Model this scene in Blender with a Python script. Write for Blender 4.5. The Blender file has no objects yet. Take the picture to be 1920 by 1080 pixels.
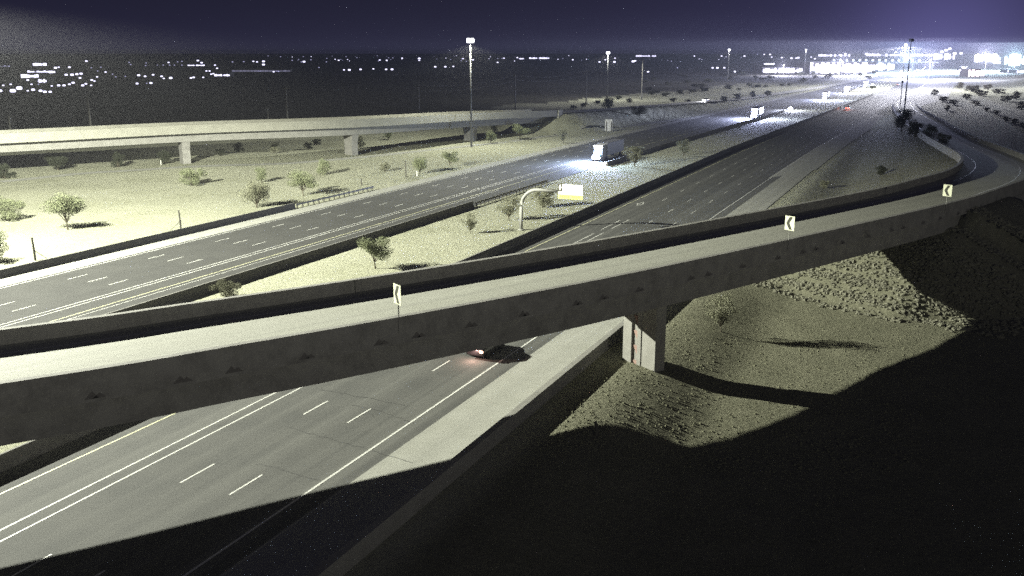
import bpy, bmesh, math, random
import numpy as np
from mathutils import Vector, Matrix

# ------------------------------------------------------------------ camera, world, exposure
sc = bpy.context.scene
COL = sc.collection
F, YH, H = 1755.0, 98.0, 25.4              # focal length in px of a 1920 frame, horizon row, camera height
PITCH = math.atan((540 - YH) / F)
cam_d = bpy.data.cameras.new('camera')
cam = bpy.data.objects.new('camera', cam_d)
COL.objects.link(cam)
cam.location = (0, 0, H)
cam.rotation_euler = (math.pi / 2 - PITCH, 0, 0)
cam_d.sensor_width = 36
cam_d.lens = 36 * F / 1920
cam_d.clip_start = 0.5
cam_d.clip_end = 40000
sc.camera = cam
sc.render.engine = 'CYCLES'
sc.cycles.max_bounces = 5
sc.cycles.diffuse_bounces = 3
sc.cycles.glossy_bounces = 2
sc.cycles.transparent_max_bounces = 8
sc.cycles.sample_clamp_indirect = 0.35
sc.cycles.sample_clamp_direct = 40.0
sc.cycles.use_denoising = False
sc.cycles.use_adaptive_sampling = False
sc.cycles.caustics_reflective = False
sc.cycles.caustics_refractive = False
sc.view_settings.view_transform = 'Standard'
sc.view_settings.look = 'None'
sc.view_settings.gamma = 1
sc.view_settings.use_curve_mapping = False
sc.view_settings.exposure = 0.0

AMB = 1.0
MAIN_W = 1560000.0      # high-mast lamp left of the frame
MAST_W = 160000.0      # the masts in view
HEADLIGHT_W = 9000.0
HAZE = 0.0001
DOWN = -1.0

world = bpy.data.worlds.new('World')
sc.world = world
world.use_nodes = True
nt = world.node_tree
nt.nodes.clear()
wo = nt.nodes.new('ShaderNodeOutputWorld')
bg = nt.nodes.new('ShaderNodeBackground')
tc = nt.nodes.new('ShaderNodeTexCoord')
sep = nt.nodes.new('ShaderNodeSeparateXYZ')
nt.links.new(tc.outputs['Generated'], sep.inputs[0])


def wmath(op, a, b=None, clamp=False):
    n = nt.nodes.new('ShaderNodeMath')
    n.operation = op
    n.use_clamp = clamp
    for i, v in enumerate((a, b)):
        if v is None:
            continue
        if isinstance(v, (int, float)):
            n.inputs[i].default_value = v
        else:
            nt.links.new(v, n.inputs[i])
    return n.outputs[0]


# night sky: deep violet, a low band of town glow all round and a stronger dome over the town up the road
el = wmath('ABSOLUTE', sep.outputs['Z'])
band = wmath('POWER', wmath('SUBTRACT', 1.0, el, True), 14.0)
dome_dot = nt.nodes.new('ShaderNodeVectorMath')
dome_dot.operation = 'DOT_PRODUCT'
nt.links.new(tc.outputs['Generated'], dome_dot.inputs[0])
_da = math.radians(66)
dome_dot.inputs[1].default_value = (math.cos(_da), math.sin(_da), 0.0)
dome = wmath('POWER', wmath('MAXIMUM', dome_dot.outputs['Value'], 0.0), 30.0)
dome2 = wmath('POWER', wmath('MAXIMUM', dome_dot.outputs['Value'], 0.0), 300.0)


def wcol(fac, c):
    n = nt.nodes.new('ShaderNodeMix')
    n.data_type = 'RGBA'
    n.inputs['A'].default_value = (0, 0, 0, 1)
    n.inputs['B'].default_value = (*c, 1)
    n.clamp_factor = False
    nt.links.new(fac, n.inputs['Factor'])
    return n.outputs['Result']


def wadd(a, b):
    n = nt.nodes.new('ShaderNodeVectorMath')
    n.operation = 'ADD'
    nt.links.new(a, n.inputs[0])
    nt.links.new(b, n.inputs[1])
    return n.outputs[0]


one = wmath('ADD', 1.0, 0.0)
skycol = wadd(wcol(one, (0.0095, 0.0092, 0.0190)), wcol(band, (0.009, 0.008, 0.022)))
skycol = wadd(skycol, wcol(dome, (0.016, 0.0145, 0.044)))
skycol = wadd(skycol, wcol(dome2, (0.06, 0.055, 0.16)))
nt.links.new(skycol, bg.inputs['Color'])
bg.inputs['Strength'].default_value = AMB
nt.links.new(bg.outputs[0], wo.inputs['Surface'])

# ------------------------------------------------------------------ helpers
R = random.Random(7)
TH = math.radians(65.3)                     # heading of the motorway
DX, DY = math.cos(TH), math.sin(TH)
NX, NY = DY, -DX


def P(x, y, z=0.0):
    """point of the horizontal plane z that the photograph shows at (x, y) of 1920x1080"""
    u = (x - 960) / F
    v = (y - 540) / F
    r = (u, math.cos(PITCH) - v * math.sin(PITCH), -math.sin(PITCH) - v * math.cos(PITCH))
    t = (z - H) / r[2]
    return Vector((r[0] * t, r[1] * t, z))


def PD(x, y, dist):
    """point at ground distance dist along the sight line (for things above the horizon)"""
    u = (x - 960) / F
    v = (y - 540) / F
    r = (u, math.cos(PITCH) - v * math.sin(PITCH), -math.sin(PITCH) - v * math.cos(PITCH))
    t = dist / math.hypot(r[0], r[1])
    return Vector((r[0] * t, r[1] * t, H + r[2] * t))


def bend(a):
    return float(np.interp(a, [250, 405, 525, 930, 3000], [0, 4, 7, 13, 60]))


def AO(a, o, z=0.0):
    """motorway frame: a metres along, o metres across"""
    o = o + bend(a)
    return Vector((a * DX + o * NX, a * DY + o * NY, z))


MATS = {}


def mat(name, col, rough=0.9, n1=None, n2=None, bump=None, metal=0.0, emit=None, spec=0.3, rot=None, stretch=1.0, streak=None):
    """n1/n2 = (scale, colour, lo, hi) noise patches; bump = (scale, strength); streak = (scale, colour, amount)"""
    if name in MATS:
        return MATS[name]
    m = bpy.data.materials.new(name)
    m.use_nodes = True
    t = m.node_tree
    b = t.nodes['Principled BSDF']
    b.inputs['Roughness'].default_value = rough
    b.inputs['Metallic'].default_value = metal
    b.inputs['Specular IOR Level'].default_value = spec
    b.inputs['Base Color'].default_value = (*col, 1)
    tcn = t.nodes.new('ShaderNodeTexCoord')
    mp = t.nodes.new('ShaderNodeMapping')
    t.links.new(tcn.outputs['Object'], mp.inputs[0])
    cur = None

    def mixin(cur, fac, c):
        mx = t.nodes.new('ShaderNodeMix')
        mx.data_type = 'RGBA'
        if cur is None:
            mx.inputs['A'].default_value = (*col, 1)
        else:
            t.links.new(cur, mx.inputs['A'])
        mx.inputs['B'].default_value = (*c, 1)
        t.links.new(fac, mx.inputs['Factor'])
        return mx.outputs['Result']

    for nn in (n1, n2):
        if nn is None:
            continue
        ns = t.nodes.new('ShaderNodeTexNoise')
        ns.inputs['Scale'].default_value = nn[0]
        ns.inputs['Detail'].default_value = 6
        ns.inputs['Roughness'].default_value = 0.65
        t.links.new(mp.outputs[0], ns.inputs['Vector'])
        mr = t.nodes.new('ShaderNodeMapRange')
        mr.inputs['From Min'].default_value = nn[2]
        mr.inputs['From Max'].default_value = nn[3]
        t.links.new(ns.outputs['Fac'], mr.inputs['Value'])
        cur = mixin(cur, mr.outputs[0], nn[1])
    if streak is not None:
        mp2 = t.nodes.new('ShaderNodeMapping')
        mp2.vector_type = 'TEXTURE'
        mp2.inputs['Rotation'].default_value = (0, 0, rot if rot is not None else TH)
        mp2.inputs['Scale'].default_value = (streak[3] if len(streak) > 3 else 60.0, 1.0, 1.0)
        t.links.new(tcn.outputs['Object'], mp2.inputs[0])
        ns = t.nodes.new('ShaderNodeTexNoise')
        ns.inputs['Scale'].default_value = streak[0]
        ns.inputs['Detail'].default_value = 4
        t.links.new(mp2.outputs[0], ns.inputs['Vector'])
        mr = t.nodes.new('ShaderNodeMapRange')
        mr.inputs['From Min'].default_value = 0.42
        mr.inputs['From Max'].default_value = 0.68
        mr.inputs['To Max'].default_value = streak[2]
        t.links.new(ns.outputs['Fac'], mr.inputs['Value'])
        cur = mixin(cur, mr.outputs[0], streak[1])
    if cur is not None:
        t.links.new(cur, b.inputs['Base Color'])
    if bump is not None:
        ns = t.nodes.new('ShaderNodeTexNoise')
        ns.inputs['Scale'].default_value = bump[0]
        ns.inputs['Detail'].default_value = 8
        ns.inputs['Roughness'].default_value = 0.7
        t.links.new(mp.outputs[0], ns.inputs['Vector'])
        bp = t.nodes.new('ShaderNodeBump')
        bp.inputs['Strength'].default_value = bump[1]
        bp.inputs['Distance'].default_value = bump[2] if len(bump) > 2 else 0.1
        t.links.new(ns.outputs['Fac'], bp.inputs['Height'])
        t.links.new(bp.outputs[0], b.inputs['Normal'])
    if emit is not None:
        b.inputs['Emission Color'].default_value = (*emit[0], 1)
        b.inputs['Emission Strength'].default_value = emit[1]
        m.cycles.emission_sampling = 'NONE'
    MATS[name] = m
    return m


def link(name, me, m=None, parent=None):
    o = bpy.data.objects.new(name, me)
    COL.objects.link(o)
    if m is not None and me is not None:
        me.materials.clear()
        for mm in (m if isinstance(m, (list, tuple)) else [m]):
            me.materials.append(mm)
    if parent is not None:
        o.parent = parent
    return o


def obj(name, bm, m=None, parent=None, smooth=False):
    bmesh.ops.recalc_face_normals(bm, faces=bm.faces[:])
    me = bpy.data.meshes.new(name)
    bm.to_mesh(me)
    bm.free()
    if smooth:
        for p in me.polygons:
            p.use_smooth = True
    return link(name, me, m, parent)


def pydata(name, v, f, m=None, parent=None, smooth=False):
    me = bpy.data.meshes.new(name)
    me.from_pydata(v, [], f)
    me.update()
    if smooth:
        for p in me.polygons:
            p.use_smooth = True
    return link(name, me, m, parent)


def tag(o, label=None, cat=None, group=None, kind=None):
    if label:
        o['label'] = label
    if cat:
        o['category'] = cat
    if group:
        o['group'] = group
    if kind:
        o['kind'] = kind
    return o


def thing(name, label, cat, loc=(0, 0, 0), rz=0.0, group=None, scale=None):
    o = bpy.data.objects.new(name, None)
    o.empty_display_size = 0.3
    COL.objects.link(o)
    o.location = loc
    o.rotation_euler = (0, 0, rz)
    if scale:
        o.scale = (scale,) * 3
    return tag(o, label, cat, group)


def dup(root, loc, rz=0.0, label=None, group=None, scale=None):
    r = root.copy()
    COL.objects.link(r)
    r.location = loc
    r.rotation_euler = (0, 0, rz)
    if scale is not None:
        r.scale = scale if isinstance(scale, tuple) else (scale,) * 3
    if label:
        r['label'] = label
    if group:
        r['group'] = group
    for ch in list(root.children):
        if ch.type == 'LIGHT':
            continue
        c = ch.copy()
        COL.objects.link(c)
        c.parent = r
        for g in list(ch.children):
            d = g.copy()
            COL.objects.link(d)
            d.parent = c
    return r


def box(bm, lo, hi, mtx=None):
    x0, y0, z0 = lo
    x1, y1, z1 = hi
    vs = [bm.verts.new(v) for v in ((x0, y0, z0), (x1, y0, z0), (x1, y1, z0), (x0, y1, z0),
                                    (x0, y0, z1), (x1, y0, z1), (x1, y1, z1), (x0, y1, z1))]
    if mtx is not None:
        for v in vs:
            v.co = mtx @ v.co
    for f in ((0, 3, 2, 1), (4, 5, 6, 7), (0, 1, 5, 4), (1, 2, 6, 5), (2, 3, 7, 6), (3, 0, 4, 7)):
        bm.faces.new([vs[i] for i in f])
    return vs


def bevel(bm, w=0.03, seg=1):
    bmesh.ops.bevel(bm, geom=bm.edges[:], offset=w, segments=seg, affect='EDGES', profile=0.5)


def tube(bm, pts, rad, n=8, cap=True):
    pts = [Vector(p) for p in pts]
    if isinstance(rad, (int, float)):
        rad = [rad] * len(pts)
    rings = []
    up = Vector((0, 0, 1))
    for i, p in enumerate(pts):
        t = (pts[min(i + 1, len(pts) - 1)] - pts[max(i - 1, 0)]).normalized()
        a = t.cross(up)
        if a.length < 0.05:
            a = t.cross(Vector((1, 0, 0)))
        a.normalize()
        b = t.cross(a)
        rings.append([bm.verts.new(p + (a * math.cos(2 * math.pi * k / n) + b * math.sin(2 * math.pi * k / n)) * rad[i]) for k in range(n)])
    for i in range(len(rings) - 1):
        for k in range(n):
            bm.faces.new((rings[i][k], rings[i][(k + 1) % n], rings[i + 1][(k + 1) % n], rings[i + 1][k]))
    if cap:
        bm.faces.new(rings[0][::-1])
        bm.faces.new(rings[-1])


def lathe(bm, prof, n=16, c=(0, 0, 0)):
    rings = []
    for r, z in prof:
        rings.append([bm.verts.new((c[0] + r * math.cos(2 * math.pi * k / n), c[1] + r * math.sin(2 * math.pi * k / n), c[2] + z)) for k in range(n)])
    for i in range(len(rings) - 1):
        for k in range(n):
            bm.faces.new((rings[i][k], rings[i][(k + 1) % n], rings[i + 1][(k + 1) % n], rings[i + 1][k]))
    bm.faces.new(rings[0][::-1])
    bm.faces.new(rings[-1])


def prism(bm, poly, depth, axis_fn):
    """poly: list of (u, w); axis_fn(u, w, d) -> Vector"""
    a = [bm.verts.new(axis_fn(u, w, 0)) for u, w in poly]
    b = [bm.verts.new(axis_fn(u, w, depth)) for u, w in poly]
    bm.faces.new(a[::-1])
    bm.faces.new(b)
    n = len(poly)
    for i in range(n):
        bm.faces.new((a[i], a[(i + 1) % n], b[(i + 1) % n], b[i]))


def resample(pts, step):
    """Catmull-Rom through pts (any dims), about one point per step metres"""
    pts = np.array(pts, float)
    ext = np.vstack([2 * pts[0] - pts[1], pts, 2 * pts[-1] - pts[-2]])
    out = []
    for i in range(1, len(ext) - 2):
        p0, p1, p2, p3 = ext[i - 1:i + 3]
        n = max(1, int(np.linalg.norm((p2 - p1)[:2]) / step))
        for k in range(n):
            t = k / n
            out.append(0.5 * (2 * p1 + (p2 - p0) * t + (2 * p0 - 5 * p1 + 4 * p2 - p3) * t * t + (3 * p1 - p0 - 3 * p2 + p3) * t ** 3))
    out.append(pts[-1])
    return np.array(out)


def normals2(c):
    t = np.gradient(c[:, :2], axis=0)
    t /= np.linalg.norm(t, axis=1)[:, None]
    return t, np.stack([-t[:, 1], t[:, 0]], 1)       # left normal


def sweep(name, c, prof, m, parent=None, closed=True, i0=0, i1=None, zfn=None):
    """prof: (lateral to the left, dz). closed polygon swept along c[i0:i1]"""
    tan, nl = normals2(c)
    i1 = len(c) if i1 is None else i1
    v, f = [], []
    n = len(prof)
    rows = list(range(i0, i1))
    for i in rows:
        for (l, dz) in prof:
            v.append((c[i, 0] + nl[i, 0] * l, c[i, 1] + nl[i, 1] * l, (c[i, 2] if zfn is None else zfn(i)) + dz))
    for r in range(len(rows) - 1):
        for k in range(n if closed else n - 1):
            k2 = (k + 1) % n
            f.append((r * n + k, r * n + k2, (r + 1) * n + k2, (r + 1) * n + k))
    if closed:
        f.append(tuple(range(n))[::-1])
        f.append(tuple((len(rows) - 1) * n + k for k in range(n)))
    me = bpy.data.meshes.new(name)
    me.from_pydata(v, [], f)
    bm = bmesh.new()
    bm.from_mesh(me)
    bmesh.ops.recalc_face_normals(bm, faces=bm.faces[:])
    bm.to_mesh(me)
    bm.free()
    return link(name, me, m, parent)


ORD = ['first', 'second', 'third', 'fourth', 'fifth', 'sixth', 'seventh', 'eighth', 'ninth', 'tenth', 'eleventh', 'twelfth', 'thirteenth', 'fourteenth', 'fifteenth', 'sixteenth', 'seventeenth', 'eighteenth']


def number_group(group, text):
    """give the members of a group labels by their order from the left of the photograph"""
    mem = [o for o in COL.objects if o.get('group') == group and o.parent is None]

    def sx(o):
        x, y, z = o.location
        d = y * math.cos(PITCH) - (z - H) * math.sin(PITCH)
        return x / d
    for k, o in enumerate(sorted(mem, key=sx)):
        o['label'] = text % ORD[k]


# ------------------------------------------------------------------ materials
M_asphalt = mat('asphalt', (0.095, 0.095, 0.087), 0.88, n1=(0.28, (0.072, 0.073, 0.068), 0.42, 0.66), n2=(11.0, (0.16, 0.16, 0.145), 0.5, 0.85), bump=(14, 0.35, 0.02), streak=(0.75, (0.155, 0.155, 0.14), 0.85, 90.0))
M_asphalt_old = mat('asphalt_worn', (0.068, 0.068, 0.064), 0.88, n1=(0.25, (0.088, 0.088, 0.082), 0.4, 0.7), n2=(6.0, (0.085, 0.085, 0.08), 0.5, 0.85), bump=(10, 0.3, 0.02), streak=(0.8, (0.08, 0.08, 0.074), 0.7))
M_shoulder = mat('dusty_concrete', (0.42, 0.42, 0.37), 0.92, n1=(0.4, (0.33, 0.33, 0.28), 0.4, 0.75), n2=(7.0, (0.5, 0.5, 0.45), 0.5, 0.8), bump=(9, 0.3, 0.02), streak=(0.7, (0.34, 0.34, 0.3), 0.8))
M_conc = mat('concrete', (0.30, 0.295, 0.265), 0.9, n1=(0.7, (0.22, 0.215, 0.19), 0.4, 0.75), n2=(6.0, (0.34, 0.33, 0.30), 0.5, 0.8), bump=(7, 0.25, 0.02))
M_conc_deck = mat('deck_concrete', (0.34, 0.342, 0.29), 0.9, n1=(0.35, (0.31, 0.312, 0.255), 0.4, 0.7), n2=(5.0, (0.43, 0.43, 0.375), 0.5, 0.8), bump=(8, 0.25, 0.02), streak=(1.1, (0.275, 0.275, 0.235), 0.8), rot=math.radians(39))
M_conc_dark = mat('weathered_concrete', (0.27, 0.265, 0.24), 0.92, n1=(0.8, (0.17, 0.165, 0.15), 0.4, 0.7), n2=(5.0, (0.31, 0.3, 0.27), 0.5, 0.8), bump=(7, 0.3, 0.02))
M_paint = mat('road_paint', (0.78, 0.78, 0.72), 0.6, n1=(3.0, (0.6, 0.6, 0.55), 0.5, 0.75))
M_yellow = mat('yellow_road_paint', (0.72, 0.71, 0.46), 0.6, n1=(3.0, (0.55, 0.54, 0.36), 0.5, 0.75))
M_seal = mat('crack_sealant', (0.045, 0.045, 0.043), 0.7)
M_steel = mat('galvanised_steel', (0.30, 0.30, 0.27), 0.6, metal=0.0, n1=(4, (0.22, 0.22, 0.2), 0.4, 0.7))
M_wood = mat('weathered_post', (0.09, 0.085, 0.07), 0.9, n1=(8, (0.05, 0.05, 0.04), 0.4, 0.7))
M_rust = mat('rust_ornament', (0.14, 0.132, 0.122), 0.9, n1=(6, (0.105, 0.098, 0.09), 0.4, 0.7))
M_red = mat('red_clay_ornament', (0.36, 0.24, 0.20), 0.9, n1=(6, (0.28, 0.2, 0.17), 0.4, 0.7))
M_white = mat('white_sheeting', (0.85, 0.85, 0.76), 0.45)
M_black = mat('black_sheeting', (0.05, 0.05, 0.035), 0.5)
M_yellow_sheet = mat('yellow_sheeting', (0.72, 0.78, 0.20), 0.45)
M_grey_print = mat('grey_print', (0.22, 0.22, 0.26), 0.5)
M_olive_print = mat('olive_print', (0.25, 0.25, 0.06), 0.5)
M_tyre = mat('tyre_rubber', (0.02, 0.02, 0.02), 0.9)
M_rim = mat('wheel_rim', (0.4, 0.4, 0.4), 0.4, metal=0.8)
M_glass = mat('dark_glass', (0.015, 0.017, 0.02), 0.12, spec=0.6)
M_bark = mat('bark', (0.11, 0.10, 0.07), 0.95, n1=(6, (0.07, 0.06, 0.045), 0.4, 0.7))
M_leaf = mat('desert_leaf', (0.185, 0.205, 0.115), 0.85, n1=(1.2, (0.24, 0.26, 0.15), 0.4, 0.65))
M_leaf_dry = mat('dry_leaf', (0.22, 0.222, 0.15), 0.9, n1=(1.2, (0.16, 0.162, 0.105), 0.4, 0.65))
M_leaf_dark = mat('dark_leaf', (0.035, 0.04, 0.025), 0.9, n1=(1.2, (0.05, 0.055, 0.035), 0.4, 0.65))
M_stone = mat('riprap_stone', (0.185, 0.183, 0.135), 0.92, n1=(1.3, (0.11, 0.108, 0.078), 0.4, 0.65), n2=(5, (0.25, 0.245, 0.185), 0.5, 0.8), bump=(6, 0.4, 0.05))


# ------------------------------------------------------------------ ramp alignment (needed by the terrain)
inner = [(-150, 0.0, 9.5), (-100, 19.0, 9.5), (-60, 37.0, 9.5), (-30.3, 53.2, 9.5), (-21.7, 58.7, 9.5), (-12.2, 65.2, 9.5), (0, 74.3, 9.5), (16.1, 87.6, 9.5),
         (40.1, 108.6, 9.5), (51.5, 120.2, 9.5), (63.5, 135, 9.3), (75.5, 158, 8.6), (86.5, 190, 7.6), (97, 222, 6.7), (111, 262, 5.7), (130, 313, 4.4),
         (161, 400, 2.6), (196, 490, 1.3), (250, 620, 1.1)]
cin = resample(inner, 2.0)
_t, _n = normals2(cin)
RW = 5.25                                     # half width, top to top
ramp = cin.copy()
ramp[:, :2] -= _n * RW
ramp[:, 2] -= 0.94                            # deck surface
ramp_t, ramp_n = normals2(ramp)
ramp_s = np.concatenate([[0], np.cumsum(np.linalg.norm(np.diff(ramp[:, :2], axis=0), axis=1))])


def ramp_at(x, y):
    i = int(np.argmin((ramp[:, 0] - x) ** 2 + (ramp[:, 1] - y) ** 2))
    return i


S_TOE = ramp_s[ramp_at(35.0, 97.3)]
S_TOP = S_TOE + 13.5
S_ABUT = S_TOP + 4.0
S_WALL = ramp_s[ramp_at(58, 119)]
I_ABUT = int(np.searchsorted(ramp_s, S_ABUT))
I_WALL = int(np.searchsorted(ramp_s, S_WALL))
I_END = int(np.searchsorted(ramp_s, ramp_s[ramp_at(196, 490)]))

# flyover alignment at the upper left and the road that runs on from its abutment
fly_pts = [(-240, 118, 8.0), (-170, 160, 8.0), (-112, 196, 8.1), (P(348, 306).x, P(348, 306).y, 8.2), (P(659, 290).x, P(659, 290).y, 8.2),
           (P(882, 263).x, P(882, 263).y, 7.2), (P(1020, 244).x, P(1020, 244).y, 5.7)]
road_on = [fly_pts[-1], P(1120, 206, 4.0)[:], P(1190, 201, 3.0)[:], P(1310, 191, 1.5)[:], P(1440, 178, 0.6)[:], P(1600, 152, 0.2)[:], P(1668, 135, 0.1)[:]]
fly = resample(fly_pts + road_on[1:], 3.0)
I_FLY = int(np.argmin((fly[:, 0] - fly_pts[-1][0]) ** 2 + (fly[:, 1] - fly_pts[-1][1]) ** 2))
fly_t, fly_n = normals2(fly)
fly_s = np.concatenate([[0], np.cumsum(np.linalg.norm(np.diff(fly[:, :2], axis=0), axis=1))])

# ------------------------------------------------------------------ terrain


def grow(start, step, rate, end):
    out = [start]
    while out[-1] < end:
        out.append(out[-1] + step)
        step *= rate
    return out


gx = sorted(set([-v for v in grow(110, 2.2, 1.12, 16000)] + list(np.arange(-109, -8, 1.9)) + list(np.arange(-8, 78, 0.9)) + grow(78.5, 1.6, 1.05, 16000)))
gy = sorted(set(list(np.arange(-60, 34, 4.0)) + list(np.arange(34, 122, 0.9)) + grow(122.5, 1.5, 1.035, 18000)))
GX, GY = np.meshgrid(np.array(gx), np.array(gy))
_rng = np.random.default_rng(3)
_tab = _rng.random((256, 256))


def vnoise(x, y, s, seed=0):
    x = x / s + seed * 17.3
    y = y / s + seed * 9.1
    xi = np.floor(x).astype(int)
    yi = np.floor(y).astype(int)
    fx = x - xi
    fy = y - yi
    fx = fx * fx * (3 - 2 * fx)
    fy = fy * fy * (3 - 2 * fy)
    g = lambda i, j: _tab[(xi + i) % 256, (yi + j) % 256]
    return (g(0, 0) * (1 - fx) + g(1, 0) * fx) * (1 - fy) + (g(0, 1) * (1 - fx) + g(1, 1) * fx) * fy - 0.5


def smooth(e0, e1, v):
    t = np.clip((v - e0) / (e1 - e0), 0, 1)
    return t * t * (3 - 2 * t)


def nearest(c, s, nrm, X, Y):
    shp = X.shape
    x = X.ravel()
    y = Y.ravel()
    best = np.full(x.shape, 1e18)
    idx = np.zeros(x.shape, int)
    for i in range(len(c)):
        d = (x - c[i, 0]) ** 2 + (y - c[i, 1]) ** 2
        k = d < best
        best[k] = d[k]
        idx[k] = i
    dx = x - c[idx, 0]
    dy = y - c[idx, 1]
    lat = dx * nrm[idx, 0] + dy * nrm[idx, 1]
    lon = dx * nrm[idx, 1] - dy * nrm[idx, 0]
    return (s[idx] + lon).reshape(shp), lat.reshape(shp), idx.reshape(shp), np.sqrt(best).reshape(shp)


def height(X, Y):
    X = np.asarray(X, float)
    Y = np.asarray(Y, float)
    A = X * DX + Y * DY
    O = X * NX + Y * NY
    O = O - np.interp(A, [250, 405, 525, 930, 3000], [0, 4, 7, 13, 60])
    z = np.zeros_like(X)
    flat = ((O > -99.5) & (O < -24.6)).astype(float)         # motorway corridor stays level
    # basin on the near right side
    basin = smooth(-21.5, -13.5, O) * (1 - smooth(96, 116, A))
    z -= (1.2 + 0.65 * np.exp(-(((X - 21) / 12) ** 2 + ((Y - 58) / 13) ** 2))) * basin
    rough = vnoise(X, Y, 1.6, 1) * 0.09 + vnoise(X, Y, 5.5, 2) * 0.16 + vnoise(X, Y, 0.95, 5) * 0.08
    z += rough * smooth(-23.5, -17, O) * (1 - smooth(130, 200, A)) * np.exp(-((np.abs(Y - 75) / 60) ** 4))
    # left field, gently uneven
    z += (vnoise(X, Y, 18, 3) * 0.5 + vnoise(X, Y, 5, 4) * 0.10) * smooth(-101, -112, O) * (1 - smooth(900, 1500, A))
    z += vnoise(X, Y, 3.2, 8) * 0.10 * ((O > -70) & (O < -53.5))
    # ramp embankment
    s, lat, idx, dist = nearest(ramp, ramp_s, ramp_n, X, Y)
    deck = ramp[idx, 2]
    slope = np.clip(-1.2 + (s - S_TOE) / 13.5 * 7.0, -1.2, 6.2)
    full = np.maximum(deck - 0.45, 0)
    hs = np.where(s < S_ABUT, np.minimum(slope, full), full)
    wl = np.where(s > S_WALL - 2, 99.0, 2.0)                # retaining wall side: straight drop
    side_near = np.maximum(-lat - 6.2, 0)
    side_far = np.maximum(lat - np.where(s < S_ABUT, 12.0, 5.9), 0)
    drop = np.where(lat < 0, np.where(s > S_WALL, np.where(-lat > 4.5, 99.0, 0.0), side_near / 2.2), side_far / 2.6)
    emb = np.where(dist < 60, hs - drop, -99)
    emb = np.where((s > S_TOE - 1) & (s < ramp_s[-1] - 2), emb, -99)
    z = np.maximum(z, emb)
    # road running on from the flyover
    s2, lat2, idx2, dist2 = nearest(fly[I_FLY - 6:], fly_s[I_FLY - 6:], fly_n[I_FLY - 6:], X, Y)
    hz = fly[I_FLY - 6:][idx2, 2] - 0.3
    sp = np.clip((s2 - (fly_s[I_FLY] - 12)) / 12 * 5.0, -99, 5.0)
    hz2 = np.minimum(hz, np.where(s2 < fly_s[I_FLY] + 1, sp, hz))
    emb2 = np.where(dist2 < 70, hz2 - np.maximum(np.abs(lat2) - 6.5, 0) / 2.4, -99)
    emb2 = np.where(s2 < fly_s[-1] - 4, emb2, -99)
    z = np.maximum(z, np.where(flat > 0, -99, emb2))
    # low hills beyond the right-hand embankment
    hill = smooth(20, 60, O) * smooth(150, 260, A) * (1 - smooth(900, 1400, A))
    z += hill * (4.0 + vnoise(X, Y, 55, 6) * 9 + vnoise(X, Y, 16, 7) * 3.0)
    z += smooth(1300, 4000, np.hypot(X, Y)) * 0.0
    return z - 0.05


GZ = height(GX, GY)
nyg, nxg = GX.shape
verts = np.stack([GX, GY, GZ], -1).reshape(-1, 3)
quad = np.arange(nyg * nxg).reshape(nyg, nxg)
faces = np.stack([quad[:-1, :-1], quad[:-1, 1:], quad[1:, 1:], quad[1:, :-1]], -1).reshape(-1, 4)
gme = bpy.data.meshes.new('ground')
gme.from_pydata(verts.tolist(), [], faces.tolist())
gme.update()
for p_ in gme.polygons:
    p_.use_smooth = True
# scrub cover: 1 on the dark desert, 0 on the graded sand
_A = GX * DX + GY * DY
_O = GX * NX + GY * NY
s2_, lat2_, _i, _d2 = nearest(fly, fly_s, fly_n, GX, GY)
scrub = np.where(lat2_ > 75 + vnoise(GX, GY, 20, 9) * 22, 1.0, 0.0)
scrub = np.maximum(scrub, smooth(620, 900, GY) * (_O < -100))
rightdirt = smooth(-24.5, -22, _O) * (1 - smooth(240, 420, _A))
at1 = gme.attributes.new('scrub', 'FLOAT', 'POINT')
at1.data.foreach_set('value', scrub.reshape(-1).astype(np.float32))
at2 = gme.attributes.new('dirt', 'FLOAT', 'POINT')
at2.data.foreach_set('value', rightdirt.reshape(-1).astype(np.float32))


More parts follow.
